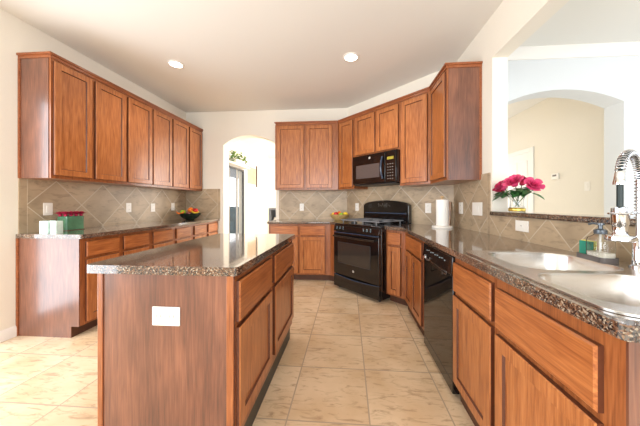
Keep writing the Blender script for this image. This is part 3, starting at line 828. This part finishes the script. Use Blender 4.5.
# microwave
p0 = D(0.512, 0.400)
MW = 0.762; mz = 1.450; MH = 0.430
r = thing('microwave', (p0[0], p0[1], mz), DA, 'black over-the-range microwave under the short upper cabinet', 'microwave')
MB().box(0, MW, 0.02, 0.385, 0.012, MH).build('body', M['black'], r, bevel=0.004)
MB().box(0.02, MW-0.02, 0.03, 0.36, 0.0, 0.012).build('vent_grille', M['blackmatte'], r, smooth=False)
dr = MB().box(0.004, 0.592, 0.0, 0.02, 0.02, MH-0.004).build('door', M['black'], r, bevel=0.005)
MB().box(0.075, 0.50, -0.0015, 0.0, 0.095, 0.285).build('door_window', M['mesh_glass'], dr, bevel=0.0005)
hp = [(0.555, -0.010 - 0.035*math.sin(math.pi*i/10), 0.07 + 0.29*i/10) for i in range(11)]
MB().tube(hp, 0.013, 10).build('door_handle', M['blue_edge'], dr)
badge(dr, 0.33, -0.002, MH-0.055, 0.014)
cp = MB().box(0.596, MW-0.004, 0.0, 0.02, 0.02, MH-0.004).build('control_panel', M['black'], r, bevel=0.005)
MB().box(0.625, 0.725, -0.0012, 0.0, 0.31, 0.345).build('display', M['display'], cp, smooth=False)
mb = MB()
for i in range(3):
    for j in range(6): mb.box(0.628 + 0.036*i, 0.628 + 0.036*i + 0.020, -0.0012, 0.0, 0.055 + 0.038*j, 0.066 + 0.038*j)
mb.build('keypad', M['slot'], cp, smooth=False)

# dishwasher: local x=-Y
r = thing('dishwasher', (FXR-0.002, Yb_-0.004, 0), R(-90), 'black built-in dishwasher in the right-hand counter run', 'dishwasher')
wD = Yb_ - Yc - 0.010
MB().box(0, wD, 0.03, 0.57, 0.10, CB-0.004).build('body', M['blackmatte'], r, smooth=False)
MB().box(0.0, wD, 0.06, 0.5, 0.0, 0.10).build('toe_kick', M['blackmatte'], r, smooth=False)
MB().box(0, wD, -0.012, 0.03, 0.03, 0.745).build('door', M['blackglass'], r, bevel=0.005)
cpd = MB().prism([(-0.022, 0.752), (0.03, 0.752), (0.03, 0.862), (-0.012, 0.862)], 0, wD, 'x').build('control_panel', M['black'], r, bevel=0.005)
mb = MB()
for i in range(9): mb.box(0.10 + 0.045*i, 0.109 + 0.045*i, -0.0200, -0.016, 0.815 + 0.006*(i % 2), 0.820 + 0.006*(i % 2))
mb.build('printed_marks', M['cyan'], cpd, smooth=False)
MB().tube([(0.13 + 0.06*math.cos(R(180 + 18*i)), -0.0235, 0.775 + 0.028*math.sin(R(180 + 18*i))) for i in range(11)], 0.006, 8).build('latch_pocket', M['grey_metal'], cpd)
MB().box(0.22, wD-0.06, -0.030, -0.014, 0.735, 0.757).build('pull_handle', M['black'], r, bevel=0.006)

# ------------------------------------------------------------------ sink and faucet
r = thing('kitchen_sink', (0, 0, CT), 0, 'stainless steel double-bowl drop-in sink in the right countertop', 'sink')
near = rrect(0.675, 1.085, 0.690, 1.010, 0.095, 8); far = rrect(0.720, 1.125, 1.055, 1.425, 0.095, 8)
MB().plate(rrect(0.645, 1.252, 0.640, 1.472, 0.06, 8), [near, far], 0.0003, 0.008).build('rim', M['steel'], r, bevel=0.003, seg=2)
def basin(x0, x1, y0, y1, depth):
    bm = bmesh.new(); rings = []
    for ins, z, rr in ((-0.0005, 0.0075, 0.095), (0.004, -0.004, 0.093), (0.012, -depth+0.05, 0.09), (0.022, -depth+0.018, 0.085), (0.05, -depth+0.002, 0.07), (0.12, -depth, 0.04)):
        rings.append([bm.verts.new((x, y, z)) for x, y in rrect(x0+ins, x1-ins, y0+ins, y1-ins, max(0.02, rr-ins*0.4), 8)])
    for a, b in zip(rings, rings[1:]):
        n = len(a)
        for i in range(n): bm.faces.new((a[i], b[i], b[(i+1) % n], a[(i+1) % n]))
    bm.faces.new(rings[-1])
    bmesh.ops.recalc_face_normals(bm, faces=bm.faces[:])
    mb = MB(); mb.bm.free(); mb.bm = bm
    b = mb.build('basin', M['steel'], r, angle=60)
    MB().lathe([(0.042, 0.0005), (0.042, 0.004), (0.03, 0.002), (0, 0.002)], ((x0+x1)/2, (y0+y1)/2, -depth), 20).build('drain', M['chrome'], b)
basin(0.675, 1.085, 0.690, 1.010, 0.175); basin(0.720, 1.125, 1.055, 1.425, 0.165)

fx, fy = 1.192, 1.118
dz = Vector((-0.172, -0.098, 0)); dn = dz.normalized(); reach = dz.length
r = thing('faucet', (fx, fy, CT+0.0085), 0, 'chrome spring-neck pull-down kitchen faucet behind the sink', 'faucet')
MB().lathe([(0.030, 0), (0.030, 0.006), (0.022, 0.012), (0.020, 0.11), (0.017, 0.115), (0.017, 0.13)], (0,0,0), 20).build('base', M['chrome'], r)
MB().tube([(0, 0, 0.12), (0, 0, 0.27), (0, 0, 0.362)], 0.0105, 12).build('riser', M['chrome'], r)
MB().tube([(0.02, 0.0, 0.075), (0.05, 0.02, 0.08), (0.085, 0.045, 0.12)], [0.009, 0.007, 0.006], 10).build('lever', M['chrome'], r)
H = 0.362
rad = reach/2
def apt(t):   # arch centre line, t 0..1
    a = math.pi*t
    return Vector((dn.x*(rad - rad*math.cos(a)), dn.y*(rad - rad*math.cos(a)), H + rad*1.0*math.sin(a)))
MB().tube([apt(i/24) for i in range(25)] + [apt(1) + Vector((0,0,-0.02))], 0.006, 10).build('hose', M['hose'], r)
pts = []; turns = 26; n = turns*10
for i in range(n+1):
    t = i/n*0.93
    c_ = apt(t); tg = (apt(min(1, t+0.01)) - apt(max(0, t-0.01))).normalized()
    sd = Vector((-dn.y, dn.x, 0)); nn = tg.cross(sd)
    a = 2*math.pi*turns*i/n
    pts.append(c_ + (sd*math.cos(a) + nn*math.sin(a))*0.0135)
MB().tube(pts, 0.0023, 5).build('spring', M['chrome'], r)
pts = []
for i in range(0, 12*10+1):
    a = 2*math.pi*i/10; pts.append(Vector((0.0135*math.cos(a), 0.0135*math.sin(a), 0.20 + 0.162*i/120)))
MB().tube(pts, 0.0023, 5).build('spring_lower', M['chrome'], r)
e = apt(1)
MB().lathe([(0.012, 0.022), (0.014, 0.018), (0.0195, -0.02), (0.020, -0.028), (0.0, -0.028)], (e.x, e.y, H-0.0), 18).build('spring_end', M['chrome'], r)
MB().tube([(e.x, e.y, H-0.02), (e.x, e.y, 0.25)], 0.0095, 10).build('spray_hose', M['hose'], r)
sp = MB().lathe([(0.012, 0.252), (0.016, 0.249), (0.0245, 0.246), (0.025, 0.185), (0.022, 0.180), (0.021, 0.150), (0.024, 0.144)], (e.x, e.y, 0), 20).build('spray_head', M['chrome'], r)
MB().lathe([(0.024, 0.144), (0.041, 0.1425), (0.043, 0.138), (0.043, 0.126), (0.038, 0.122), (0, 0.122)], (e.x, e.y, 0), 24).build('spray_face', M['chrome'], sp)
MB().tube([(0, 0, 0.225), (e.x*0.80, e.y*0.80, 0.225)], 0.0055, 10).tube([(e.x + 0.030*math.cos(R(25*i)), e.y + 0.030*math.sin(R(25*i)), 0.225) for i in range(15)], 0.004, 8, caps=False).build('holder_arm', M['chrome'], r)

# soap caddy: tray, sponge, soap bottle
cx, cy = 1.160, 1.262
ca = R(-97)
zdeck = CT + 0.0085
r = thing('soap_caddy', (cx, cy, zdeck), ca, 'dark grey tray at the back of the sink holding sponge and soap', 'tray')
MB().plate(rrect(-0.078, 0.078, -0.037, 0.037, 0.018), [], 0, 0.004).plate(rrect(-0.078, 0.078, -0.037, 0.037, 0.018), [rrect(-0.074, 0.074, -0.033, 0.033, 0.015)], 0.004, 0.022).build('tray', M['tray'], r)
def cpos(x, y): v = Matrix.Rotation(ca, 2) @ Vector((x, y)); return (cx+v.x, cy+v.y)
q = cpos(-0.052, 0.0)
r = thing('sponge', (q[0], q[1], zdeck+0.0045), R(103), 'green and yellow sponge standing in the soap tray', 'sponge')
MB().box(-0.028, 0.028, 0.001, 0.011, 0, 0.076).build('scourer', M['sponge_g'], r, bevel=0.002)['label'] = 'green scouring side'
MB().box(-0.028, 0.028, -0.017, 0.001, 0, 0.078).build('foam', M['sponge_y'], r, bevel=0.002)['label'] = 'yellow foam side'
q = cpos(0.022, 0)
r = thing('soap_dispenser', (q[0], q[1], zdeck+0.0045), ca, 'clear soap bottle with grey pump and white soap at the sink', 'soap dispenser')
def rr_loft(levels, hw, hd, mat, name, parent, cap=True):
    bm = bmesh.new(); rings = []
    for z, s in levels: rings.append([bm.verts.new((x*s, y*s, z)) for x, y in rrect(-hw, hw, -hd, hd, min(hw, hd)*0.55)])
    for a, b in zip(rings, rings[1:]):
        n = len(a)
        for i in range(n): bm.faces.new((a[i], a[(i+1) % n], b[(i+1) % n], b[i]))
    bm.faces.new(rings[0])
    if cap: bm.faces.new(rings[-1])
    bmesh.ops.recalc_face_normals(bm, faces=bm.faces[:])
    mb = MB(); mb.bm.free(); mb.bm = bm
    return mb.build(name, mat, parent, angle=50)
bm = bmesh.new()
for lv, k, inner in (([(0.0, 0.96), (0.003, 1.0), (0.085, 1.0), (0.10, 0.9), (0.113, 0.5), (0.118, 0.42), (0.124, 0.42)], 1.0, False),
                     ([(0.002, 0.93), (0.005, 0.96), (0.084, 0.96), (0.099, 0.86), (0.112, 0.46), (0.118, 0.38), (0.123, 0.38)], 1.0, True)):
    rings = [[bm.verts.new((x*q_, y*q_, z)) for x, y in rrect(-0.050, 0.050, -0.031, 0.031, 0.017)] for z, q_ in lv]
    for a, b in zip(rings, rings[1:]):
        n = len(a)
        for i in range(n):
            vs = (a[i], a[(i+1) % n], b[(i+1) % n], b[i]); bm.faces.new(vs[::-1] if inner else vs)
    for rg, up in ((rings[0], inner), (rings[-1], not inner)): bm.faces.new(rg if up else rg[::-1])
mb = MB(); mb.bm.free(); mb.bm = bm
mb.build('bottle', M['glass'], r, angle=50)
rr_loft([(0.003, 0.93), (0.036, 0.95)], 0.050, 0.031, M['soap'], 'liquid_soap', r)
MB().tube([(0, 0, 0.02), (0, 0, 0.122)], 0.004, 8).build('dip_tube', M['plate'], r)
MB().lathe([(0.022, 0.119), (0.023, 0.122), (0.023, 0.136), (0.014, 0.141), (0.008, 0.143), (0.008, 0.158), (0.014, 0.160), (0.014, 0.168), (0, 0.170)], (0,0,0), 18).tube([(0, 0, 0.164), (-0.03, -0.012, 0.165), (-0.042, -0.017, 0.160)], 0.005, 8).build('pump', M['pump'], r)

# ------------------------------------------------------------------ flowers
def petal(bm, ang, r0, r1, h, w, curl, base_z, mi=0):
    nu, nv = 5, 5; g = []
    for j in range(nv):
        t = j/(nv-1); row = []
        for i in range(nu):
            s = (i/(nu-1) - 0.5)*2
            wid = w*(math.sin(math.pi*(0.18 + 0.66*t)))**0.8
            a = ang + s*wid
            rr = r0 + (r1 - r0)*t**1.5 + curl*max(0, t-0.7)*1.2 - 0.05*r1*abs(s)
            z = base_z + h*t - abs(curl)*max(0, t-0.75)*0.8 - 0.12*h*(s*s)*t
            row.append(bm.verts.new((rr*math.cos(a), rr*math.sin(a), z)))
        g.append(row)
    for j in range(nv-1):
        for i in range(nu-1):
            f = bm.faces.new((g[j][i], g[j][i+1], g[j+1][i+1], g[j+1][i])); f.material_index = mi
def rose_mb(rad, full=True):
    mb = MB(); bm = mb.bm
    layers = [(3, 0.10, 0.22, 0.78, 1.2, 0.0), (4, 0.14, 0.42, 0.80, 1.0, 0.1), (5, 0.18, 0.66, 0.72, 0.85, 0.3), (6, 0.2, 0.92, 0.55, 0.72, 0.5)]
    if not full: layers = layers[:1] + layers[2:]
    for k, (n, a, b, h, w, c_) in enumerate(layers):
        for i in range(n):
            petal(bm, 2*math.pi*(i + 0.37*k)/n + random.uniform(-.15, .15), a*rad*0.6, b*rad, h*rad*1.15, w, c_*rad*0.5, 0)
    mb.lathe([(0.02*rad, -0.25*rad), (0.28*rad, -0.12*rad), (0.34*rad, 0.08*rad), (0.15*rad, 0.3*rad), (0, 0.32*rad)], (0,0,0), 8)
    return mb
def leaf_mb(mb, base_, tip, width, droop=0.15):
    b_, t_ = Vector(base_), Vector(tip); d = t_ - b_; side = d.cross(Vector((0, 0, 1)))
    side = side.normalized() if side.length > 1e-6 else Vector((1, 0, 0))
    L0 = None
    for i in range(6):
        t = i/5; wd = width*math.sin(math.pi*min(0.98, 0.04 + t*0.95))**0.8
        c_ = b_ + d*t + Vector((0, 0, -droop*d.length*t*t + 0.1*d.length*t))
        row = [mb.bm.verts.new(c_ - side*wd + Vector((0,0,wd*0.25))), mb.bm.verts.new(c_), mb.bm.verts.new(c_ + side*wd + Vector((0,0,wd*0.25)))]
        if L0:
            for k in range(2): mb.bm.faces.new((L0[k], L0[k+1], row[k+1], row[k]))
        L0 = row
    return mb
# vase on the bar ledge
vx, vy, vz = 1.36, 2.13, 1.1195
r = thing('flower_vase', (vx, vy, vz), 0, 'clear glass vase with a gold base band on the bar ledge', 'vase')
MB().lathe([(0, 0), (0.052, 0), (0.056, 0.004), (0.056, 0.028), (0.048, 0.04), (0.045, 0.09), (0.055, 0.13), (0.052, 0.13), (0.042, 0.09), (0.045, 0.042), (0.048, 0.034), (0, 0.034)], (0,0,0), 24, caps=False).build('vase_body', M['glass'], r)
MB().lathe([(0.0565, 0.003), (0.0585, 0.006), (0.0585, 0.024), (0.0565, 0.028)], (0,0,0), 24, caps=False).build('gold_band', M['gold'], r)
def rose_thing(loc, rad, tilt, az, label, mat, stem_to=None, group=None):
    rt = thing('rose', loc, 0, label, 'flower', group)
    Rm = Matrix.Rotation(az, 4, 'Z') @ Matrix.Rotation(tilt, 4, 'Y')
    mb = rose_mb(rad); mb.xf(Rm); mb.build('bloom', mat, rt, angle=180)
    if stem_to:
        e = Vector(stem_to) - Vector(loc)
        s0 = Rm @ Vector((0, 0, -0.2*rad)); mid = s0*0.5 + e*0.5 + (Rm @ Vector((0, 0, -0.25*rad)))
        MB().tube([s0, s0*0.8 + mid*0.2 + Vector((0,0,-0.1*rad)), mid, e], 0.0035, 6).build('stem', M['stem'], rt)
        for k in range(3):
            a = az + random.uniform(-1.3, 1.3)
            q = s0 + Vector((0, 0, -0.018 - 0.008*k))
            lf = leaf_mb(MB(), q, q + Vector((0.085*math.cos(a), 0.085*math.sin(a), -0.025 - 0.012*k)), 0.034)
            lf.build('leaf', M['leaf'], rt, angle=180)
    return rt
spots = [((-0.02, 0.155), 0.085, 0.95, R(95), 'pink rose leaning farthest left in the glass vase', M['red'], 0.19),
         ((-0.055, 0.075), 0.088, 0.8, R(150), 'pink rose at the left front of the glass vase', M['pink'], 0.205),
         ((-0.05, -0.055), 0.098, 0.7, R(205), 'large deep pink rose at the centre front of the vase', M['pink'], 0.225),
         ((0.02, -0.135), 0.088, 0.95, R(265), 'deep pink rose leaning farthest right in the glass vase', M['pink'], 0.20),
         ((0.04, 0.0), 0.08, 0.3, R(30), 'pink rose at the top back of the glass vase', M['red'], 0.235)]
for (dx, dy), rad, tilt, az, lb, mt, hz in spots:
    rose_thing((vx+dx, vy+dy, vz+hz-0.01), rad*0.78, tilt, az, lb, mt, (vx - dx*0.25, vy - dy*0.1, vz+0.04))
# extra foliage low around the vase mouth, each sprig a stem of leaves
for k, a in enumerate((R(120), R(170), R(215), R(250))):
    lb = ['leafy green sprig drooping left of the glass vase', 'leafy green sprig left of centre below the vase roses',
          'leafy green sprig right of centre below the vase roses', 'leafy green sprig drooping right of the glass vase'][k]
    s = thing('leaf_sprig', (vx, vy, vz+0.06), 0, lb, 'leaves')
    e = Vector((0.085*math.cos(a), 0.085*math.sin(a), 0.085))
    MB().tube([(0.012*math.cos(a+2), 0.012*math.sin(a+2), -0.01), e*0.55 + Vector((0,0,0.045)), e], 0.0025, 6).build('stem', M['stem'], s)
    for j in range(4):
        b_ = a + (j-1.5)*0.5
        leaf_mb(MB(), e*0.9, e + Vector((0.075*math.cos(b_), 0.075*math.sin(b_), -0.03 + 0.012*j)), 0.034).build('leaf', M['leaf'], s, angle=180)

# green box of small roses on the left counter
gx, gy = -2.862, 2.40
r = thing('flower_box', (gx, gy, CT), R(90), 'green rectangular flower box of red roses on left counter', 'planter')
MB().plate(rrect(-0.085, 0.085, -0.055, 0.055, 0.012), [], 0.006, 0.012).plate(rrect(-0.085, 0.085, -0.055, 0.055, 0.012), [rrect(-0.079, 0.079, -0.049, 0.049, 0.01)], 0.012, 0.142).build('box', M['greenglass'], r)
MB().plate(rrect(-0.090, 0.090, -0.060, 0.060, 0.012), [], 0, 0.006).build('base', M['darkwood'], r)
MB().box(-0.078, 0.078, -0.048, 0.048, 0.02, 0.138).build('floral_foam', M['leaf'], r, smooth=False)
gi = 0
proto_rose = rose_mb(0.036).xf(Matrix.Diagonal((1.25, 1.25, 1.25, 1))).build('rose', M['red'], angle=180)
for row, oy in enumerate((0.028, -0.028)):
    for k in range(4):
        q = Matrix.Rotation(R(90), 2) @ Vector((-0.075 + 0.05*k, oy))
        ro = proto_rose if gi == 0 else proto_rose.copy()
        if gi: COL.objects.link(ro)
        gi += 1
        at(ro, (gx+q.x, gy+q.y, CT+0.151), random.uniform(0, 6))
        ordn = ['first', 'second', 'third', 'fourth'][k]
        tag(ro, f'small red rose in the green box, {ordn} from the left in the {("back", "front")[row]} row', 'flower', 'small roses in the green flower box')

# candle cups
for x, y, hw, lb in ((-2.725, 2.10, 0.042, 'frosted pale glass candle cup at the left counter corner, wider left one'), (-2.645, 2.10, 0.030, 'slim frosted glass candle cup on the left counter, right of the wider one')):
    r = thing('candle_cup', (x, y, CT), 0, lb, 'candle holder')
    MB().plate(rrect(-hw, hw, -hw, hw, 0.006), [], 0, 0.012).plate(rrect(-hw, hw, -hw, hw, 0.006), [rrect(-hw+0.006, hw-0.006, -hw+0.006, hw-0.006, 0.005)], 0.012, 0.115).build('cup', M['frosted'], r)
    MB().lathe([(hw-0.010, 0.012), (hw-0.010, 0.06), (0, 0.061)], (0,0,0), 16).build('candle', M['soap'], r)

# ------------------------------------------------------------------ fruit bowls
def fruit(kind, loc, rad, mat, label, rz=0):
    if kind == 'banana':
        pts = [(0.062*math.cos(R(200 + 14*i)), 0, 0.062 + 0.062*math.sin(R(200 + 14*i))) for i in range(11)]
        rr = [0.004, 0.009, 0.012, 0.014, 0.015, 0.015, 0.014, 0.013, 0.011, 0.007, 0.003]
        t = thing('banana', loc, rz, label, 'fruit')
        MB().tube(pts, rr, 8).build('peel', mat, t); MB().ball(pts[-1], 0.005, 0.005, 0.006, 8).build('tip', M['darkwood'], t)
        return t
    t = thing(kind, loc, rz, label, 'fruit')
    if kind in ('apple', 'plum'):
        MB().lathe([(0, 0.14*rad*0.9), (0.25*rad, 0.04*rad), (0.6*rad, 0.08*rad), (0.93*rad, 0.55*rad), (rad, 1.0*rad), (0.9*rad, 1.45*rad), (0.55*rad, 1.78*rad), (0.2*rad, 1.72*rad), (0, 1.6*rad)], (0,0,0), 18).build('flesh', mat, t, angle=80)
        MB().tube([(0, 0, 1.6*rad), (0.06*rad, 0, 1.95*rad)], 0.0022, 6).build('stem', M['darkwood'], t)
    else:
        k = 1.25 if kind == 'lemon' else 1.0
        mb = MB().ball((0, 0, rad), rad*k, rad, rad*0.97)
        if kind == 'lemon': mb.ball((rad*1.22, 0, rad), rad*0.2, rad*0.2, rad*0.2, 8)
        mb.build('peel', mat, t); MB().ball((0, 0, 1.94*rad), rad*0.12, rad*0.12, rad*0.06, 8).build('stem_end', M['stem'], t)
    return t
bx, by = -2.70, 4.12
r = thing('fruit_bowl', (bx, by, CT), 0, 'dark green bowl of mixed fruit at the far end of left counter', 'bowl')
MB().lathe([(0, 0.0), (0.065, 0.0), (0.07, 0.006), (0.12, 0.035), (0.165, 0.085), (0.175, 0.11), (0.169, 0.11), (0.155, 0.083), (0.112, 0.04), (0.06, 0.014), (0, 0.014)], (0,0,0), 28, caps=False).build('bowl', M['bowl_dark'], r)
fruit('apple', (bx-0.085, by-0.06, CT+0.085), 0.044, M['apple_green'], 'green apple at the left side of the dark fruit bowl')
fruit('orange', (bx-0.01, by+0.03, CT+0.115), 0.047, M['orange'], 'orange piled in the centre of the dark fruit bowl')
fruit('apple', (bx+0.075, by+0.035, CT+0.112), 0.043, M['apple_red'], 'red apple at the right of the dark fruit bowl')
fruit('plum', (bx+0.020, by-0.070, CT+0.062), 0.040, M['plum'], 'mauve fruit low at the front of the dark fruit bowl')
fruit('banana', (bx+0.125, by-0.045, CT+0.112), 0, M['banana'], 'yellow banana over the right rim of the dark fruit bowl', R(12))
fruit('banana', (bx-0.085, by-0.135, CT+0.105), 0, M['orange'], 'orange-tinged banana over the left rim of the dark fruit bowl', R(-160))
bx, by = -0.135, 4.125
r = thing('fruit_bowl', (bx, by, CT), 0, 'tan woven fruit bowl on the counter left of the range', 'bowl')
MB().lathe([(0, 0.0), (0.08, 0.0), (0.085, 0.006), (0.135, 0.04), (0.165, 0.092), (0.168, 0.098), (0.158, 0.096), (0.128, 0.045), (0.07, 0.014), (0, 0.014)], (0,0,0), 28, caps=False).build('bowl', M['bowl_tan'], r)
fruit('apple', (bx-0.06, by-0.03, CT+0.06), 0.04, M['apple_red'], 'red apple at the left of the tan woven bowl')
fruit('orange', (bx-0.01, by+0.07, CT+0.066), 0.04, M['orange'], 'orange at the back of the tan woven bowl')
fruit('apple', (bx+0.025, by-0.05, CT+0.055), 0.038, M['apple_green'], 'green apple in the middle of the tan woven bowl')
fruit('lemon', (bx+0.095, by+0.01, CT+0.065), 0.036, M['lemon'], 'yellow lemon at the right of the tan woven bowl', R(40))
fruit('lemon', (bx-0.105, by+0.04, CT+0.066), 0.03, M['lemon'], 'yellow lemon at the far left of the tan woven bowl', R(80))

# paper towel and cutting board
px_, py_ = 1.063, 2.92
r = thing('paper_towel_holder', (px_, py_, CT), 0, 'white paper towel roll on a round stand in the right counter corner', 'paper towel holder')
MB().lathe([(0, 0), (0.108, 0), (0.110, 0.004), (0.110, 0.016), (0.104, 0.022), (0, 0.024)], (0,0,0), 32).build('base', M['plate'], r)
MB().lathe([(0.010, 0.024), (0.010, 0.335), (0, 0.336)], (0,0,0), 12).build('rod', M['pale_wood'], r)
MB().lathe([(0.012, 0.026), (0.065, 0.026), (0.066, 0.03), (0.066, 0.312), (0.065, 0.316), (0.020, 0.316), (0.020, 0.30)], (0,0,0), 32, caps=False).build('paper_roll', M['paper'], r)
MB().lathe([(0.012, 0.334), (0.022, 0.342), (0.020, 0.352), (0.010, 0.360), (0, 0.361)], (0,0,0), 16).build('finial', M['pale_wood'], r)
q = D(1.745, 0.06)
r = thing('cutting_board', (q[0], q[1], CT), DA, 'brown wooden cutting board standing in the corner behind the paper towel', 'cutting board')
MB().plate(rrect(-0.12, 0.055, 0.0, 0.30, 0.02), [], -0.01, 0.01).xf(Matrix.Rotation(R(90-7), 4, 'X')).build('board', M['board_wood'], r, bevel=0.004)

# ------------------------------------------------------------------ ceiling downlights
for x, y, lb in ((-2.056, 2.868, 'recessed ceiling downlight above the left cabinets'), (0.035, 2.876, 'recessed ceiling downlight in front of the range corner')):
    r = thing('recessed_downlight', (x, y, ZC), 0, lb, 'ceiling light')
    MB().lathe([(0.070, -0.001), (0.092, -0.001), (0.092, -0.005), (0.074, -0.012), (0.070, -0.010)], (0,0,0), 28, caps=False).build('trim_ring', M['trim'], r)
    MB().lathe([(0, -0.004), (0.071, -0.004)], (0,0,0), 28, caps=False).build('lens', M['lamp'], r)
    d = bpy.data.lights.new('downlight_lamp', 'SPOT'); d.energy = 40; d.color = (1, 0.9, 0.78); d.spot_size = R(130); d.spot_blend = 0.8; d.shadow_soft_size = 0.07
    lo = bpy.data.objects.new('downlight_lamp', d); COL.objects.link(lo); lo.location = (0, 0, -0.03); lo.parent = r

# ------------------------------------------------------------------ dining room seen through the arch
r = thing('door_2', (XL, PD0, 0), R(90), 'dark framed glazed patio door in the dining room', 'door'); del r['category']; r['kind'] = 'structure'
wd = PD1 - PD0
mb = MB().box(0, 0.06, -0.02, 0.02, 0, PDZ).box(wd-0.07, wd, -0.02, 0.02, 0, PDZ).box(0.06, wd-0.07, -0.02, 0.02, PDZ-0.05, PDZ).box(0.06, wd-0.07, -0.02, 0.02, 0, 0.06)
mb.build('door_frame', M['darkframe'], r, smooth=False)
MB().box(wd-0.50, wd-0.40, -0.005, 0.01, 0.06, PDZ-0.05).box(0.9, 0.96, -0.005, 0.01, 0.06, PDZ-0.05).build('door_stile', M['grey_metal'], r, smooth=False)
MB().box(0.06, wd-0.07, 0.011, 0.016, 0.06, PDZ-0.05).build('pane', M['pane'], r, smooth=False)
# framed picture further along the same wall
r = thing('wall_picture', (XL, 7.10, 1.73), R(90), 'framed beige picture on the dining room wall beyond the patio door', 'picture')
MB().box(0.0, 0.79, -0.03, -0.001, 0.0, 0.65).build('frame', M['trim'], r, smooth=False)
MB().box(0.05, 0.72, -0.034, -0.03, 0.05, 0.57).build('canvas', M['art'], r, smooth=False)
MB().box(0.74, 0.80, -0.06, -0.001, -0.01, 0.66).build('frame_edge', M['darkwood'], r, smooth=False)['label'] = 'dark brown right edge'
# shelf above the patio door with a potted plant
o = MB().box(0, 1.40, -0.24, -0.001, 0, 0.03).build('wall_shelf', M['trim'], bevel=0.003); at(o, (XL, PD0+0.3, PDZ+0.012), R(90))
tag(o, 'white shelf above the patio door in the dining room', 'shelf')
sx, sy, sz = XL+0.13, 6.30, PDZ+0.043
r = thing('potted_plant', (sx, sy, sz), 0, 'leafy green plant in a white pot above the dining room patio door', 'plant')
MB().box(-0.08, 0.08, -0.26, 0.26, 0, 0.13).build('pot', M['plate'], r, bevel=0.01)
for k in range(98):
    a = random.uniform(0, 2*math.pi); y0 = random.uniform(-0.42, 0.42)
    b_ = Vector((random.uniform(-0.05, 0.06), y0, 0.10 + random.uniform(0, 0.22) - 0.2*max(0, abs(y0)-0.2)))
    ln_ = random.uniform(0.08, 0.15)
    leaf_mb(MB(), b_, b_ + Vector((ln_*math.cos(a)*0.7, ln_*math.sin(a), random.uniform(-0.08, 0.07))), 0.03).build('leaf', M['leaf2'] if k % 3 else M['leaf'], r, angle=180)
# grey cabinet with a white jar standing right in the dining room
r = thing('side_cabinet', (-1.93, 6.0, 0), 0, 'grey upright cabinet in the dining room seen at the right of the arch', 'cabinet')
MB().box(0, 0.40, 0, 0.03, 0, 0.52).box(0, 0.05, 0, 0.35, 0.0, 1.08).box(0.35, 0.40, 0, 0.35, 0.0, 1.08).box(0.05, 0.35, 0.0, 0.35, 1.03, 1.08).box(0.05, 0.35, 0.32, 0.35, 0.0, 1.03).box(0.05, 0.35, 0.03, 0.32, 0.55, 0.58).build('body', M['greycab'], r, smooth=False)
r = thing('white_jar', (-1.775, 6.16, 0.5805), 0, 'white jar inside the grey dining room cabinet', 'jar')
MB().lathe([(0, 0), (0.07, 0), (0.08, 0.02), (0.085, 0.20), (0.07, 0.24), (0.075, 0.26), (0, 0.27)], (0,0,0), 18).build('jar_body', M['plate'], r)
# outside the patio door: paving, low covered box and roof soffit
o = MB().box(-9.5, XL-0.151, 3.0, 14.5, -0.12, -0.02).build('floor_patio', M['grass'], smooth=False); struct(o, 'pale concrete patio outside the dining room')
o = MB().box(-5.4, XL-0.152, 4.0, 12.5, 2.42, 2.5).build('ceiling_patio', M['darkframe'], smooth=False); struct(o, 'grey patio roof outside the dining room')
r = thing('patio_box', (-4.9, 9.3, -0.02), R(10), 'blue-grey covered outdoor grill on the patio', 'grill')
MB().box(-0.75, 0.85, -0.9, 1.6, 0, 1.08).build('cover', M['greyfab'], r, bevel=0.08, seg=3)
MB().lathe([(0.03, 0), (0.03, 0.05)], (0.8, 0.85, 0), 8).build('wheel', M['blackmatte'], r)
